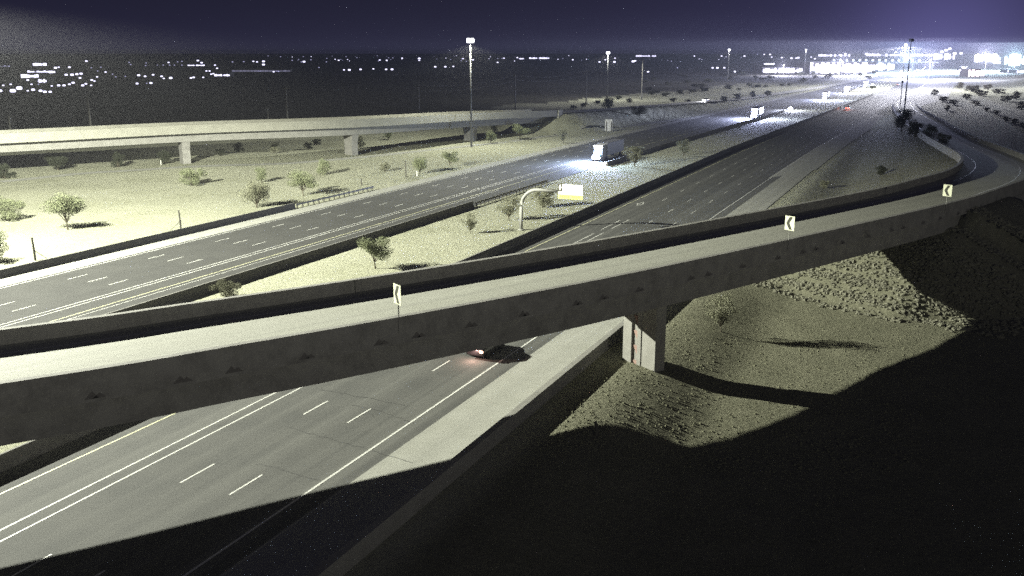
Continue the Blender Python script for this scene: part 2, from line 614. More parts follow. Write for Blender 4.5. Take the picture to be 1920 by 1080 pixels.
def ground_material():
    m = bpy.data.materials.new('desert_ground')
    m.use_nodes = True
    t = m.node_tree
    b = t.nodes['Principled BSDF']
    b.inputs['Roughness'].default_value = 0.95
    b.inputs['Specular IOR Level'].default_value = 0.1
    tcn = t.nodes.new('ShaderNodeTexCoord')

    def noise(scale, lo, hi, detail=6):
        ns = t.nodes.new('ShaderNodeTexNoise')
        ns.inputs['Scale'].default_value = scale
        ns.inputs['Detail'].default_value = detail
        ns.inputs['Roughness'].default_value = 0.7
        t.links.new(tcn.outputs['Object'], ns.inputs['Vector'])
        mr = t.nodes.new('ShaderNodeMapRange')
        mr.inputs['From Min'].default_value = lo
        mr.inputs['From Max'].default_value = hi
        t.links.new(ns.outputs['Fac'], mr.inputs['Value'])
        return mr.outputs[0]

    def mix(a, bb, fac):
        mx = t.nodes.new('ShaderNodeMix')
        mx.data_type = 'RGBA'
        for k, v in (('A', a), ('B', bb)):
            if isinstance(v, tuple):
                mx.inputs[k].default_value = (*v, 1)
            else:
                t.links.new(v, mx.inputs[k])
        t.links.new(fac, mx.inputs['Factor'])
        return mx.outputs['Result']

    sand = mix((0.42, 0.423, 0.31), (0.35, 0.354, 0.245), noise(0.09, 0.4, 0.65))
    sand = mix(sand, (0.46, 0.463, 0.355), noise(0.9, 0.45, 0.75))
    sand = mix(sand, (0.25, 0.25, 0.16), noise(3.2, 0.58, 0.8))
    dirt = mix((0.185, 0.183, 0.128), (0.145, 0.145, 0.10), noise(0.35, 0.4, 0.65))
    dirt = mix(dirt, (0.235, 0.23, 0.165), noise(2.6, 0.5, 0.75))
    dirt = mix(dirt, (0.095, 0.096, 0.062), noise(1.5, 0.58, 0.78))
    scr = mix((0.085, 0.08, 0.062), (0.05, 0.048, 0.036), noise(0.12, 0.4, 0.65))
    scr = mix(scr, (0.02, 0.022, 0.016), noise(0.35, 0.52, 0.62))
    a1 = t.nodes.new('ShaderNodeAttribute')
    a1.attribute_name = 'scrub'
    a2 = t.nodes.new('ShaderNodeAttribute')
    a2.attribute_name = 'dirt'
    c = mix(sand, dirt, a2.outputs['Fac'])
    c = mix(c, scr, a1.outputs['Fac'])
    t.links.new(c, b.inputs['Base Color'])
    ns = t.nodes.new('ShaderNodeTexNoise')
    ns.inputs['Scale'].default_value = 2.4
    ns.inputs['Detail'].default_value = 9
    ns.inputs['Roughness'].default_value = 0.75
    t.links.new(tcn.outputs['Object'], ns.inputs['Vector'])
    bp = t.nodes.new('ShaderNodeBump')
    bp.inputs['Strength'].default_value = 0.6
    bp.inputs['Distance'].default_value = 0.25
    t.links.new(ns.outputs['Fac'], bp.inputs['Height'])
    t.links.new(bp.outputs[0], b.inputs['Normal'])
    return m


M_ground = ground_material()
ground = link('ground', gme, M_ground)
tag(ground, kind='structure')


def gz(x, y):
    return float(height(np.array([[x]]), np.array([[y]]))[0, 0])


def gzs(pts):
    a = np.array(pts, float)
    return height(a[:, 0][None], a[:, 1][None])[0]


# ------------------------------------------------------------------ motorway
A_ST = list(np.arange(-30, 260, 10.0)) + list(np.arange(260, 1300, 25.0))


def strip(name, o0, o1, a0, a1, z, m, parent=None, kind=None, step=None):
    aa = [a0] + [a for a in A_ST if a0 + 0.5 < a < a1 - 0.5] + [a1]
    v, f = [], []
    for a in aa:
        v += [AO(a, o0, z)[:], AO(a, o1, z)[:]]
    for i in range(len(aa) - 1):
        f.append((2 * i, 2 * i + 1, 2 * i + 3, 2 * i + 2))
    o = pydata(name, v, f, m, parent)
    if kind:
        o['kind'] = kind
    return o


eb = strip('road', -51.35, -30.8, -30, 1250, 0.0, M_asphalt, kind='structure')
wb = strip('road', -94.2, -71.9, -30, 1250, 0.0, M_asphalt_old, kind='structure')
strip('shoulder', -30.8, -26.15, -30, 640, 0.004, M_shoulder, kind='structure')
strip('shoulder', -97.4, -94.2, -30, 640, 0.004, M_shoulder, kind='structure')
LZ = 0.008
gp = [P(x, y, 0.003)[:] for x, y in ((1440, 334), (1500, 296), (1560, 258), (1640, 212), (1690, 181), (1752, 148), (1790, 160), (1776, 186), (1735, 196), (1715, 206), (1668, 204), (1640, 226), (1600, 262), (1530, 318))]
gore = pydata('gore_pavement', gp, [tuple(range(len(gp)))], M_shoulder)
tag(gore, kind='structure')


def line(road, o, a0, a1, m=M_paint, w=0.13):
    return strip('lane_line', o - w / 2, o + w / 2, a0, a1, LZ, m, road)


line(eb, -48.8, -30, 700, M_yellow, 0.15)
line(eb, -44.9, -30, 126)
line(eb, -43.8, -30, 127)
line(eb, -44.9, 129, 138)
line(eb, -43.8, 130.5, 139)
line(eb, -32.4, -30, 900, w=0.16)
for k in range(-3, 40):
    a = 39.1 + 12.2 * k
    for o in (-40.2, -36.4):
        line(eb, o, a, a + 3.0)
for k in range(0, 12):
    line(eb, -44.4, 160 + 12.2 * k, 163 + 12.2 * k)
# carpool diamond painted in the left lane
dv, df = [], []
for (ra, ro) in ((2.2, 0.62), (1.55, 0.38)):
    for (sa, so) in ((1, 0), (0, 1), (-1, 0), (0, -1)):
        dv.append(AO(155 + sa * ra, -46.9 + so * ro, LZ)[:])
for k in range(4):
    df.append((k, (k + 1) % 4, 4 + (k + 1) % 4, 4 + k))
pydata('diamond_marking', dv, df, M_paint, eb)
line(wb, -77.3, -30, 700, M_yellow, 0.15)
line(wb, -76.4, -30, 160, M_paint, 0.09)
line(wb, -80.75, -30, 205)
line(wb, -79.95, -30, 205)
for k in range(-3, 36):
    a = 61.7 + 12.2 * k
    for o in (-84.0, -87.2, -90.4):
        line(wb, o, a, a + 2.8)
for k in range(0, 12):
    line(wb, -80.3, 210 + 12.2 * k, 213 + 12.2 * k)
line(wb, -93.6, -30, 700, w=0.14)


# transverse joints / sealed cracks in the near carriageway
def crack(road, pts, w=0.06):
    pts = [Vector(p) for p in pts]
    v, f = [], []
    fine = []
    for i in range(len(pts) - 1):
        n = 7
        for k in range(n):
            q = pts[i].lerp(pts[i + 1], k / n)
            fine.append(q + Vector((R.uniform(-.12, .12), R.uniform(-.12, .12), 0)))
    fine.append(pts[-1])
    for i, q in enumerate(fine):
        ww = w * R.uniform(0.6, 1.3)
        v += [(q.x, q.y - ww, 0.005), (q.x, q.y + ww, 0.005)]
    for i in range(len(fine) - 1):
        f.append((2 * i, 2 * i + 2, 2 * i + 3, 2 * i + 1))
    return pydata('crack_seal', v, f, M_seal, road)


for pts in ([(535, 798), (600, 818), (690, 842), (775, 868)], [(660, 760), (720, 772), (778, 795)], [(480, 870), (530, 880), (600, 900)],
            [(960, 428), (1085, 424), (1180, 424), (1240, 426)], [(600, 730), (680, 745), (760, 760)]):
    crack(eb, [P(*q) for q in pts], 0.035)


# ------------------------------------------------------------------ barriers
BAR = [(-0.30, -0.12), (-0.30, 0.08), (-0.17, 0.33), (-0.09, 1.0), (0.09, 1.0), (0.17, 0.33), (0.30, 0.08), (0.30, -0.12)]


def barrier(name, o, a0, a1, label, h=1.0, m=None):
    aa = [a0] + [a for a in A_ST if a0 + 1 < a < a1 - 1] + [a1]
    c = np.array([AO(a, o, 0)[:] for a in aa])
    prof = [(l, dz * h) for l, dz in BAR]
    ob = sweep(name, c, prof, m or M_conc_dark)
    tag(ob, label, 'barrier')
    return ob


barrier('concrete_barrier', -51.7, -30, 620, 'long dark concrete median barrier along the yellow edge line of the near carriageway', 1.05)
barrier('concrete_barrier', -71.7, -30, 140, 'concrete median barrier on the near side of the far carriageway, ending at a guardrail', 1.0)
barrier('concrete_barrier', -70.6, 206, 222, 'short piece of concrete barrier just below the lit lorry', 0.95)
barrier('concrete_barrier', -70.6, 231, 430, 'concrete median barrier of the far carriageway running on beyond the lorry', 0.9)
barrier('concrete_barrier', -98.1, -30, 126, 'concrete roadside barrier between the far carriageway and the bright sand', 0.95)
# foreground barrier in front of the pier: wider, flat topped
c_ = np.array([AO(a, -25.65, 0)[:] for a in [-30] + list(np.arange(-20, 112, 10.0)) + [112]])
fb = sweep('concrete_barrier', c_, [(0.42, -0.2), (0.42, 0.1), (0.26, 0.4), (0.2, 0.95), (-0.30, 0.95), (-0.42, -0.2)], M_conc)
tag(fb, 'wide concrete barrier in the foreground between the pale shoulder and the pier', 'barrier')


def guardrail(o, a0, a1, n, label, side=1):
    root = thing('guardrail', label, 'guardrail', AO(a0, o))
    base = AO(a0, o)
    c = np.array([(AO(a, o) - base)[:] for a in np.linspace(a0, a1, max(n // 2, 3))])
    sweep('rail', c, [(0.0, 0.45), (0.05, 0.5), (0.0, 0.58), (0.05, 0.66), (0.0, 0.74), (-0.02, 0.74), (-0.02, 0.45)], M_steel, root)
    me = None
    for i, a in enumerate(np.linspace(a0 + 0.3, a1 - 0.3, n)):
        if me is None:
            bm = bmesh.new()
            box(bm, (-0.09, -0.09, -0.2), (0.09, 0.09, 0.82))
            bevel(bm, 0.015)
            po = obj('post', bm, M_wood, root)
            me = po.data
        else:
            po = link('post', me, None, root)
        q = AO(a, o - 0.16 * side) - base
        po.location = q
        po.rotation_euler = (0, 0, TH)
    return root


guardrail(-71.5, 140.5, 172, 22, 'guardrail on dark posts carrying on from the end of the median barrier', -1)
guardrail(-98.0, 126.5, 150, 16, 'guardrail on posts in front of the bright sand, beyond the roadside barrier end')
gr = guardrail(-99.0, 60.0, 62.0, 3, 'guardrail')
for ch in list(gr.children):
    bpy.data.objects.remove(ch)
bpy.data.objects.remove(gr)

# ------------------------------------------------------------------ ramp bridge
rb = thing('ramp_bridge', 'curved concrete ramp bridge with pale deck crossing the motorway in the foreground', 'bridge')
sweep('deck', ramp, [(4.98, 0.0), (4.98, -0.26), (-4.98, -0.26), (-4.98, 0.0)], M_conc_deck, rb, i1=I_END)
PAR_N = [(-5.02, 0.94), (-5.02, 0.02), (-5.02, -0.30), (-5.44, -0.80), (-5.46, 0.94)]
PAR_F = [(5.02, 0.94), (5.02, -0.30), (5.44, -0.80), (5.46, 0.94)]
par_n = sweep('parapet', ramp, PAR_N, M_conc_dark, rb, i1=I_END)
par_f = sweep('parapet', ramp, PAR_F, M_conc_dark, rb, i1=I_END)
gird = sweep('girder', ramp, [(4.5, -0.27), (4.5, -3.25), (-4.7, -2.58), (-4.7, -0.27)], M_conc_dark, rb, i1=I_ABUT + 1)
for i in range(I_ABUT + 1):                      # far side deepened out of sight to pull in the shadow edge
    gird.data.vertices[4 * i + 1].co.z -= 0.9 * float(np.interp(ramp[i, 0], [-22, 8], [1, 0]))
# paint lines on the ramp
for l in (3.2, -3.0):
    sweep('lane_line', ramp, [(l + .06, 0.006), (l - .06, 0.006)], M_paint, rb, closed=False, i1=I_END)
# triangular ornaments along the outer face of the near parapet
tri_me = None
for s in np.arange(ramp_s[ramp_at(-40, 36)], S_ABUT + 12, 3.9):
    i = int(np.searchsorted(ramp_s, s))
    if tri_me is None:
        bm = bmesh.new()
        for (u0, w) in ((-0.45, 0.62), (0.05, 0.42)):
            prism(bm, [(u0 * .7 - 0.1, -0.20), (u0 * .7 + 0.6, -0.20), (u0 * .7 + 0.3, w * .7 - 0.22)], 0.03, lambda u, w_, d: Vector((u, -d, w_)))
        t_o = obj('ornament', bm, M_rust, par_n)
        tri_me = t_o.data
    else:
        t_o = link('ornament', tri_me, None, par_n)
    t_o.location = (ramp[i, 0] - ramp_n[i, 0] * 5.435, ramp[i, 1] - ramp_n[i, 1] * 5.435, ramp[i, 2] - 0.42)
    t_o.rotation_euler = (0, 0, math.atan2(ramp_t[i, 1], ramp_t[i, 0]))

# pier: a long wall with ribs and a recessed strip of clay-red triangles facing the left
pa, pb = P(1169, 683, -0.5), P(1228, 704, -0.5)
pa.z = pb.z = 0
pdir = (pb - pa).normalized()
pnor = Vector((pdir.y, -pdir.x, 0))           # towards the left of the photograph
if pnor.x > 0:
    pnor = -pnor
plen = (pb - pa).length
bm = bmesh.new()


def pbox(bm, u0, u1, d0, d1, z0, z1):
    vs = box(bm, (u0, d0, z0), (u1, d1, z1))
    for v in vs:
        v.co = pa + pdir * v.co.x + pnor * v.co.y + Vector((0, 0, v.co.z))


pbox(bm, 0, plen, -1.1, 0.0, -3.5, 6.0)
pier = obj('pier', bm, M_conc, rb)
bm = bmesh.new()
pbox(bm, 0.02, plen * 0.27, 0.0, 0.16, -3.5, 5.0)
pbox(bm, plen * 0.45, plen * 0.56, 0.0, 0.14, -3.5, 5.1)
pbox(bm, plen * 0.565, plen - 0.02, 0.0, 0.08, -3.5, 5.2)
obj('pilaster', bm, M_conc, pier)
for z in (-0.5, 0.8, 2.1, 3.4):
    bm = bmesh.new()
    prism(bm, [(plen * 0.30, z + 0.75), (plen * 0.43, z + 0.75), (plen * 0.43, z - 0.05)], 0.05, lambda u, w, d: pa + pdir * u + pnor * d + Vector((0, 0, w)))
    obj('ornament', bm, M_red, pier)
# median pier off to the left
bm = bmesh.new()
i = ramp_at(-66, 32)
mt = Matrix.Translation((ramp[i, 0], ramp[i, 1], 0)) @ Matrix.Rotation(TH, 4, 'Z')
box(bm, (-3.2, -0.7, -0.5), (3.2, 0.7, 6.1), mt)
obj('pier', bm, M_conc, rb)
# abutment seat
bm = bmesh.new()
i = I_ABUT
ang = math.atan2(ramp_t[i, 1], ramp_t[i, 0])
mt = Matrix.Translation((ramp[i, 0], ramp[i, 1], 0)) @ Matrix.Rotation(ang, 4, 'Z')
box(bm, (-0.6, -4.9, 3.5), (1.4, 4.7, 8.05), mt)
obj('abutment', bm, M_conc_dark, rb)
# retaining wall carrying the ramp beyond the abutment
rwall = sweep('retaining_wall', ramp, [(-4.75, -0.9), (-4.75, -9.5), (-5.33, -9.5), (-5.33, -0.9)], M_conc_dark, None, i0=I_WALL, i1=I_END)
tag(rwall, 'dim concrete retaining wall under the ramp at the right edge', 'wall')
bm = bmesh.new()
i = I_WALL
ang = math.atan2(ramp_t[i, 1], ramp_t[i, 0])

# ------------------------------------------------------------------ flyover at the upper left
fo = thing('flyover_bridge', 'pale distant flyover bridge on wall piers beyond the sand, upper left', 'bridge')
sweep('deck', fly, [(4.7, 0.0), (4.7, -0.3), (-4.7, -0.3), (-4.7, 0.0)], M_conc_deck, fo, i1=I_FLY + 1)
M_conc_light = mat('pale_concrete', (0.33, 0.325, 0.27), 0.9, n1=(0.5, (0.26, 0.255, 0.21), 0.4, 0.75), bump=(6, 0.2, 0.02))
sweep('parapet', fly, [(-4.75, 1.05), (-4.75, -0.31), (-5.2, -0.95), (-5.22, 1.05)], M_conc_light, fo, i1=I_FLY + 1)
sweep('parapet', fly, [(4.75, 1.05), (4.75, -0.31), (5.2, -0.6), (5.22, 1.05)], M_conc_light, fo, i1=I_FLY + 1)
sweep('girder', fly, [(2.4, -0.31), (2.4, -3.0), (-2.5, -3.0), (-3.3, -0.31)], M_conc, fo, i1=I_FLY + 1)
for (px, py) in ((348, 306), (659, 290), (882, 263)):
    q = P(px, py)
    i = int(np.argmin((fly[:, 0] - q.x) ** 2 + (fly[:, 1] - q.y) ** 2))
    bm = bmesh.new()
    ang = math.atan2(fly_t[i, 1], fly_t[i, 0])
    mt = Matrix.Translation((fly[i, 0], fly[i, 1], 0)) @ Matrix.Rotation(ang, 4, 'Z')
    # flared wall pier
    prof = [(-1.7, -0.8), (1.7, -0.8), (1.7, fly[i, 2] - 5.0), (2.3, fly[i, 2] - 2.9), (-2.3, fly[i, 2] - 2.9), (-1.7, fly[i, 2] - 5.0)]
    for (x0, x1) in ((-1.1, 1.1),):
        prism(bm, prof, 1.0, lambda u, w, d: mt @ Vector((-0.9 + d * 1.8, u, w)))
    obj('pier', bm, M_conc_dark, fo)
bm = bmesh.new()
i = I_FLY
ang = math.atan2(fly_t[i, 1], fly_t[i, 0])
mt = Matrix.Translation((fly[i, 0], fly[i, 1], 0)) @ Matrix.Rotation(ang, 4, 'Z')
box(bm, (-0.4, -5.3, 1.6), (2.2, 5.3, fly[i, 2] - 0.05), mt)
box(bm, (-0.2, -5.6, 0.6), (2.6, -5.31, fly[i, 2] + 1.1), mt)
obj('abutment', bm, M_conc_light, fo)
onr = sweep('road', fly, [(4.6, 0.0), (-4.6, 0.0)], M_shoulder, None, closed=False, i0=I_FLY)
tag(onr, kind='structure')
# dirt track / pale gutter running along the foot of the flyover
gut = resample([P(x, y)[:2] + (0,) if False else (P(x, y).x, P(x, y).y, 0.0) for x, y in ((0, 338), (180, 322), (350, 314), (520, 306), (640, 298), (760, 286), (880, 274), (1000, 258), (1130, 242), (1240, 228), (1340, 214), (1480, 194))], 4.0)
zz = gzs(gut[:, :2])
gut[:, 2] = zz + 0.03
g_ = sweep('gutter', gut, [(1.7, 0.0), (0.0, 0.012), (-1.7, 0.0)], M_shoulder, None, closed=False)
tag(g_, kind='structure')

# ------------------------------------------------------------------ riprap on the abutment slope
rip = thing('riprap_slope', 'rough stone riprap covering the lit slope below the ramp abutment', 'rocks')


def stone_mesh(seed, detail=1):
    rr = random.Random(seed)
    bm = bmesh.new()
    bmesh.ops.create_icosphere(bm, subdivisions=detail, radius=0.5)
    for v in bm.verts:
        v.co *= rr.uniform(0.72, 1.18)
        v.co.z *= 0.72
    me = bpy.data.meshes.new('stone')
    bm.to_mesh(me)
    bm.free()
    me.materials.append(M_stone)
    return me


stone_me = [stone_mesh(k) for k in range(8)]
cand = []
rs = random.Random(11)
i0 = ramp_at(31.5, 95.0)
while len(cand) < 6500:
    s = rs.uniform(S_TOE - 1.0, S_TOP + 6)
    l = rs.uniform(-17, 13)
    i = int(np.searchsorted(ramp_s, s))
    x = ramp[i, 0] + ramp_n[i, 0] * l + rs.uniform(-.8, .8)
    y = ramp[i, 1] + ramp_n[i, 1] * l + rs.uniform(-.8, .8)
    cand.append((x, y))
zz = gzs(cand)
cand = [(x, y, z, rs.uniform(0.26, 0.6)) for (x, y), z in zip(cand, zz) if z > -1.15]
cand.sort(key=lambda c: -c[3] * (1.6 if c[0] * ramp_n[i0, 0] + c[1] * ramp_n[i0, 1] < 46 else 1))
for k, (x, y, z, r) in enumerate(cand[:290]):
    o = link('stone', stone_me[k % 8], None, rip)
    o.location = (x, y, z + r * 0.12)
    o.scale = (r * rs.uniform(.9, 1.5), r * rs.uniform(.9, 1.3), r * rs.uniform(.7, 1.1))
    o.rotation_euler = (rs.uniform(-.4, .4), rs.uniform(-.4, .4), rs.uniform(0, 6.28))
bm = bmesh.new()
for k, (x, y, z, r) in enumerate(cand[290:6500]):
    mt = Matrix.Translation((x, y, z + r * 0.1)) @ Matrix.Rotation(rs.uniform(0, 6.28), 4, 'Z') @ Matrix.Diagonal((r * rs.uniform(.8, 1.4), r, r * .8, 1))
    vs = [bm.verts.new(mt @ Vector((0.5 * rs.uniform(.7, 1.2) * cx, 0.5 * rs.uniform(.7, 1.2) * cy, 0.4 * rs.uniform(.7, 1.2) * cz))) for cx, cy, cz in
          ((1, 0, 0), (0, 1, 0), (-1, 0, 0), (0, -1, 0), (0, 0, 1), (0, 0, -1))]
    for a_, b_ in ((0, 1), (1, 2), (2, 3), (3, 0)):
        bm.faces.new((vs[a_], vs[b_], vs[4]))
        bm.faces.new((vs[b_], vs[a_], vs[5]))
o = obj('small_stones', bm, M_stone, rip)
o['kind'] = 'stuff'
# loose clods over the rough soil around the pier
bm = bmesh.new()
cl = []
while len(cl) < 2600:
    q = P(rs.uniform(1040, 1720), rs.uniform(590, 840))
    a = q.x * DX + q.y * DY
    oo = q.x * NX + q.y * NY
    if oo > -23.6:
        cl.append((q.x, q.y))
for (x, y), z in zip(cl, gzs(cl)):
    r = rs.uniform(0.04, 0.12)
    if rs.random() < 0.55 and x > 16:
        continue
    vs = [bm.verts.new((x + r * cx * rs.uniform(.7, 1.4), y + r * cy * rs.uniform(.7, 1.4), z + 0.02 + r * cz * rs.uniform(.5, 1.))) for cx, cy, cz in
          ((1, 0, 0), (0, 1, 0), (-1, 0, 0), (0, -1, 0), (0, 0, 1))]
    for a_, b_ in ((0, 1), (1, 2), (2, 3), (3, 0)):
        bm.faces.new((vs[a_], vs[b_], vs[4]))
clods = obj('loose_soil', bm, mat('clod', (0.2, 0.2, 0.13), 0.95, n1=(2, (0.13, 0.13, 0.085), 0.4, 0.7)))
tag(clods, 'loose clods and pebbles on the rough soil around the pier', 'soil', kind='stuff')

# ------------------------------------------------------------------ signs


def chevron_sign(label, foot, face_dir, h_post=1.55, w=0.62, hh=0.86, z0=None):
    root = thing('chevron_sign', label, 'road sign', foot, face_dir, 'chevron signs on the outside parapet of the ramp')
    bm = bmesh.new()
    tube(bm, [(0, 0.03, -0.6), (0, 0.03, h_post + hh * 0.9)], 0.035, 8)
    obj('post', bm, M_steel, root)
    bm = bmesh.new()
    box(bm, (-w / 2, -0.035, h_post), (w / 2, -0.012, h_post + hh))
    obj('panel', bm, mat('chevron_sheeting', (0.85, 0.87, 0.64), 0.45), root)
    bm = bmesh.new()
    zc = h_post + hh / 2
    q = [(0.18, 0.40), (-0.02, 0.40), (-0.22, 0.0), (-0.02, -0.40), (0.18, -0.40), (-0.02, 0.0)]
    q = [(u * w / 0.62, v * hh / 0.9) for u, v in q]
    prism(bm, q[:3] + [q[5]], 0.006, lambda u, v, d: Vector((u, -0.036 - d, zc + v)))
    prism(bm, [q[2], q[3], q[4], q[5]], 0.006, lambda u, v, d: Vector((u, -0.036 - d, zc + v)))
    obj('chevron', bm, M_black, root)
    return root


def ramp_near(px, py, z):
    q = P(px, py, z)
    i = ramp_at(q.x, q.y)
    dt = (q.x - ramp[i, 0]) * ramp_t[i, 0] + (q.y - ramp[i, 1]) * ramp_t[i, 1]
    return Vector((ramp[i, 0] + ramp_t[i, 0] * dt - ramp_n[i, 0] * 5.52, ramp[i, 1] + ramp_t[i, 1] * dt - ramp_n[i, 1] * 5.52, ramp[i, 2] + 0.55)), math.atan2(ramp_t[i, 1], ramp_t[i, 0])


for (px, py, sz, lab, turn) in ((744, 594, 1.55, 'tall narrow-looking chevron sign seen almost edge on, at the left of the ramp', -1.02),
                                (1468, 448, 1.0, 'chevron sign with black left arrow at the middle of the ramp parapet', -0.88),
                                (1758, 381, 1.0, 'chevron sign with black left arrow near where the ramp bends away', -0.80),
                                (1893, 322, 1.0, 'dim chevron sign at the right edge where the ramp turns', -0.7)):
    f_, an = ramp_near(px, py, 9.5)
    d_ = f_.length
    k = 1.0
    chevron_sign(lab, f_, an - math.pi / 2 - 0.02, 1.25, 0.95 * k, 1.25 * k)

# arched sign over the carpool lane
base = P(977, 431)
sg = thing('arched_sign', 'lane sign on a curved grey steel arm in the median', 'road sign', base, -0.42)
bm = bmesh.new()
hs_ = 6.1
arm = [(0, 0, -0.1), (0, 0, 3.4)]
for k in range(1, 9):
    t_ = k / 8 * math.pi / 2
    arm.append((2.7 * (1 - math.cos(t_)), 0, 3.4 + 2.7 * math.sin(t_)))
arm += [(6.0, 0, 6.05)]
tube(bm, arm, [0.26] * 2 + [0.25] * 8 + [0.18], 12)
obj('arm', bm, M_steel, sg, smooth=True)
bm = bmesh.new()
lathe(bm, [(0.5, 0.0), (0.5, 0.12), (0.3, 0.16)], 14)
obj('base_plate', bm, M_shoulder, sg)
# board faces traffic coming from the lower left
bx = 5.9
bm = bmesh.new()
box(bm, (0, -0.02, 0), (3.75, 0.03, 2.05))
board = obj('board', bm, M_white, sg)
board.location = (bx, -0.30, 5.1)
board.rotation_euler = (0, 0, 0)
bm = bmesh.new()
box(bm, (0.0, -0.03, 0.0), (3.75, -0.021, 0.62))
yb = obj('yellow_band', bm, M_yellow_sheet, board)
bm = bmesh.new()
box(bm, (-0.02, -0.04, 1.0), (0.62, -0.021, 2.22))
lp = obj('lane_symbol', bm, M_black, board)


def text_mesh(txt, size, m, parent, loc, rot=(math.pi / 2, 0, 0), align='CENTER', name='lettering'):
    cu = bpy.data.curves.new(name, 'FONT')
    cu.body = txt
    cu.size = size
    cu.align_x = align
    cu.extrude = 0.004
    to = bpy.data.objects.new(name, cu)
    COL.objects.link(to)
    bpy.context.view_layer.update()
    dg = bpy.context.evaluated_depsgraph_get()
    me = bpy.data.meshes.new_from_object(to.evaluated_get(dg))
    bpy.data.objects.remove(to)
    o = link(name, me, m, parent)
    o.location = loc
    o.rotation_euler = rot
    return o


dv = [(0.30 + sx * 0.2, -0.045, 1.61 + sz * 0.46) for sx, sz in ((1, 0), (0, 1), (-1, 0), (0, -1))] + [(0.30 + sx * 0.075, -0.045, 1.61 + sz * 0.19) for sx, sz in ((1, 0), (0, 1), (-1, 0), (0, -1))]
pydata('diamond', dv, [(k, (k + 1) % 4, 4 + (k + 1) % 4, 4 + k) for k in range(4)], M_white, board)
for word, size, m_, x_, z_ in (('LANE', 0.52, M_grey_print, 1.42, 1.30), ('ENDS', 0.52, M_grey_print, 2.92, 1.30),
                             ('MERGE', 0.46, M_olive_print, 1.05, 0.15), ('RIGHT', 0.46, M_olive_print, 2.75, 0.15)):
    text_mesh(word, size, m_, board, (x_, -0.03 if z_ > 1 else -0.04, z_))

# white sign seen from the back beside the far carriageway
bp_ = P(1141, 246)
bs = thing('roadside_sign', 'white sign panel on two posts seen beyond the lorry', 'road sign', (bp_.x, bp_.y, gz(bp_.x, bp_.y)), 0.15)
bm = bmesh.new()
box(bm, (-1.25, -0.03, 0.15), (1.25, 0.03, 3.9))
obj('panel', bm, mat('sign_back', (0.85, 0.85, 0.85), 0.5), bs)
for x in (-0.75, 0.85):
    bm = bmesh.new()
    box(bm, (x - 0.09, -0.22, -0.2), (x + 0.09, -0.035, 3.2))
    obj('post', bm, M_wood, bs)

# ------------------------------------------------------------------ lamps


def mast_light_data(name, watts, col=(1.0, 0.99, 0.84), k=1.6, cut=(0.04, 0.12)):
    ld = bpy.data.lights.new(name, 'POINT')
    ld.energy = watts
    ld.color = col
    ld.shadow_soft_size = 0.45
    ld.use_nodes = True
    t = ld.node_tree
    em = t.nodes['Emission']
    tcn = t.nodes.new('ShaderNodeTexCoord')
    sx = t.nodes.new('ShaderNodeSeparateXYZ')
    t.links.new(tcn.outputs['Normal'], sx.inputs[0])
    ab = t.nodes.new('ShaderNodeMath')
    ab.operation = 'MULTIPLY'
    ab.inputs[1].default_value = DOWN
    t.links.new(sx.outputs['Z'], ab.inputs[0])
    mx = t.nodes.new('ShaderNodeMath')
    mx.operation = 'MAXIMUM'
    mx.inputs[1].default_value = 0.10
    t.links.new(ab.outputs[0], mx.inputs[0])
    pw = t.nodes.new('ShaderNodeMath')
    pw.operation = 'POWER'
    pw.inputs[1].default_value = -k
    t.links.new(mx.outputs[0], pw.inputs[0])
    sc_ = t.nodes.new('ShaderNodeMath')
    sc_.operation = 'MULTIPLY'
    sc_.inputs[1].default_value = 0.2
    t.links.new(pw.outputs[0], sc_.inputs[0])
    cu = t.nodes.new('ShaderNodeMapRange')
    cu.interpolation_type = 'SMOOTHSTEP'
    cu.inputs['From Min'].default_value = cut[0]
    cu.inputs['From Max'].default_value = cut[1]
    t.links.new(ab.outputs[0], cu.inputs['Value'])
    m2 = t.nodes.new('ShaderNodeMath')
    m2.operation = 'MULTIPLY'
    t.links.new(sc_.outputs[0], m2.inputs[0])
    t.links.new(cu.outputs[0], m2.inputs[1])
    t.links.new(m2.outputs[0], em.inputs['Strength'])
    return ld


M_lens = mat('lamp_lens', (0.9, 0.9, 0.95), 0.3, emit=((0.92, 0.93, 1.0), 6))
M_lens_off = mat('unlit_lamp_lens', (0.3, 0.3, 0.3), 0.3)
M_mast = mat('mast_steel', (0.13, 0.13, 0.125), 0.6, n1=(1.5, (0.10, 0.10, 0.095), 0.4, 0.7))


def high_mast(label, base, h, lit=True, watts=None, col=(0.985, 1.0, 0.855), lens=None, k=1.6, cut=(0.04, 0.12)):
    root = thing('high_mast_light', label, 'lamp post', base, 0.0, 'tall motorway lamp masts')
    bm = bmesh.new()
    tube(bm, [(0, 0, -0.5), (0, 0, h * 0.5), (0, 0, h)], [0.30, 0.22, 0.12], 10)
    obj('mast', bm, M_mast, root, smooth=True)
    bm = bmesh.new()
    lathe(bm, [(0.55, 0.0), (0.62, 0.0), (0.62, 0.14), (0.55, 0.14)], 16, (0, 0, h - 0.4))
    obj('ring', bm, M_mast, root)
    me = None
    for q in range(6):
        a = q * math.pi / 3
        if me is None:
            bm = bmesh.new()
            lathe(bm, [(0.18, 0.55), (0.34, 0.3), (0.38, -0.3), (0.22, -0.62)], 10)
            lo = obj('luminaire', bm, (lens or M_lens) if lit else M_lens_off, root, smooth=True)
            me = lo.data
        else:
            lo = link('luminaire', me, None, root)
        lo.location = (0.66 * math.cos(a), 0.66 * math.sin(a), h - 0.5)
    if watts:
        ld = mast_light_data('mast_lamp', watts, col, k, cut)
        l_ = bpy.data.objects.new('mast_lamp', ld)
        COL.objects.link(l_)
        l_.parent = root
        l_.location = (0, 0, h - 1.6)
    return root


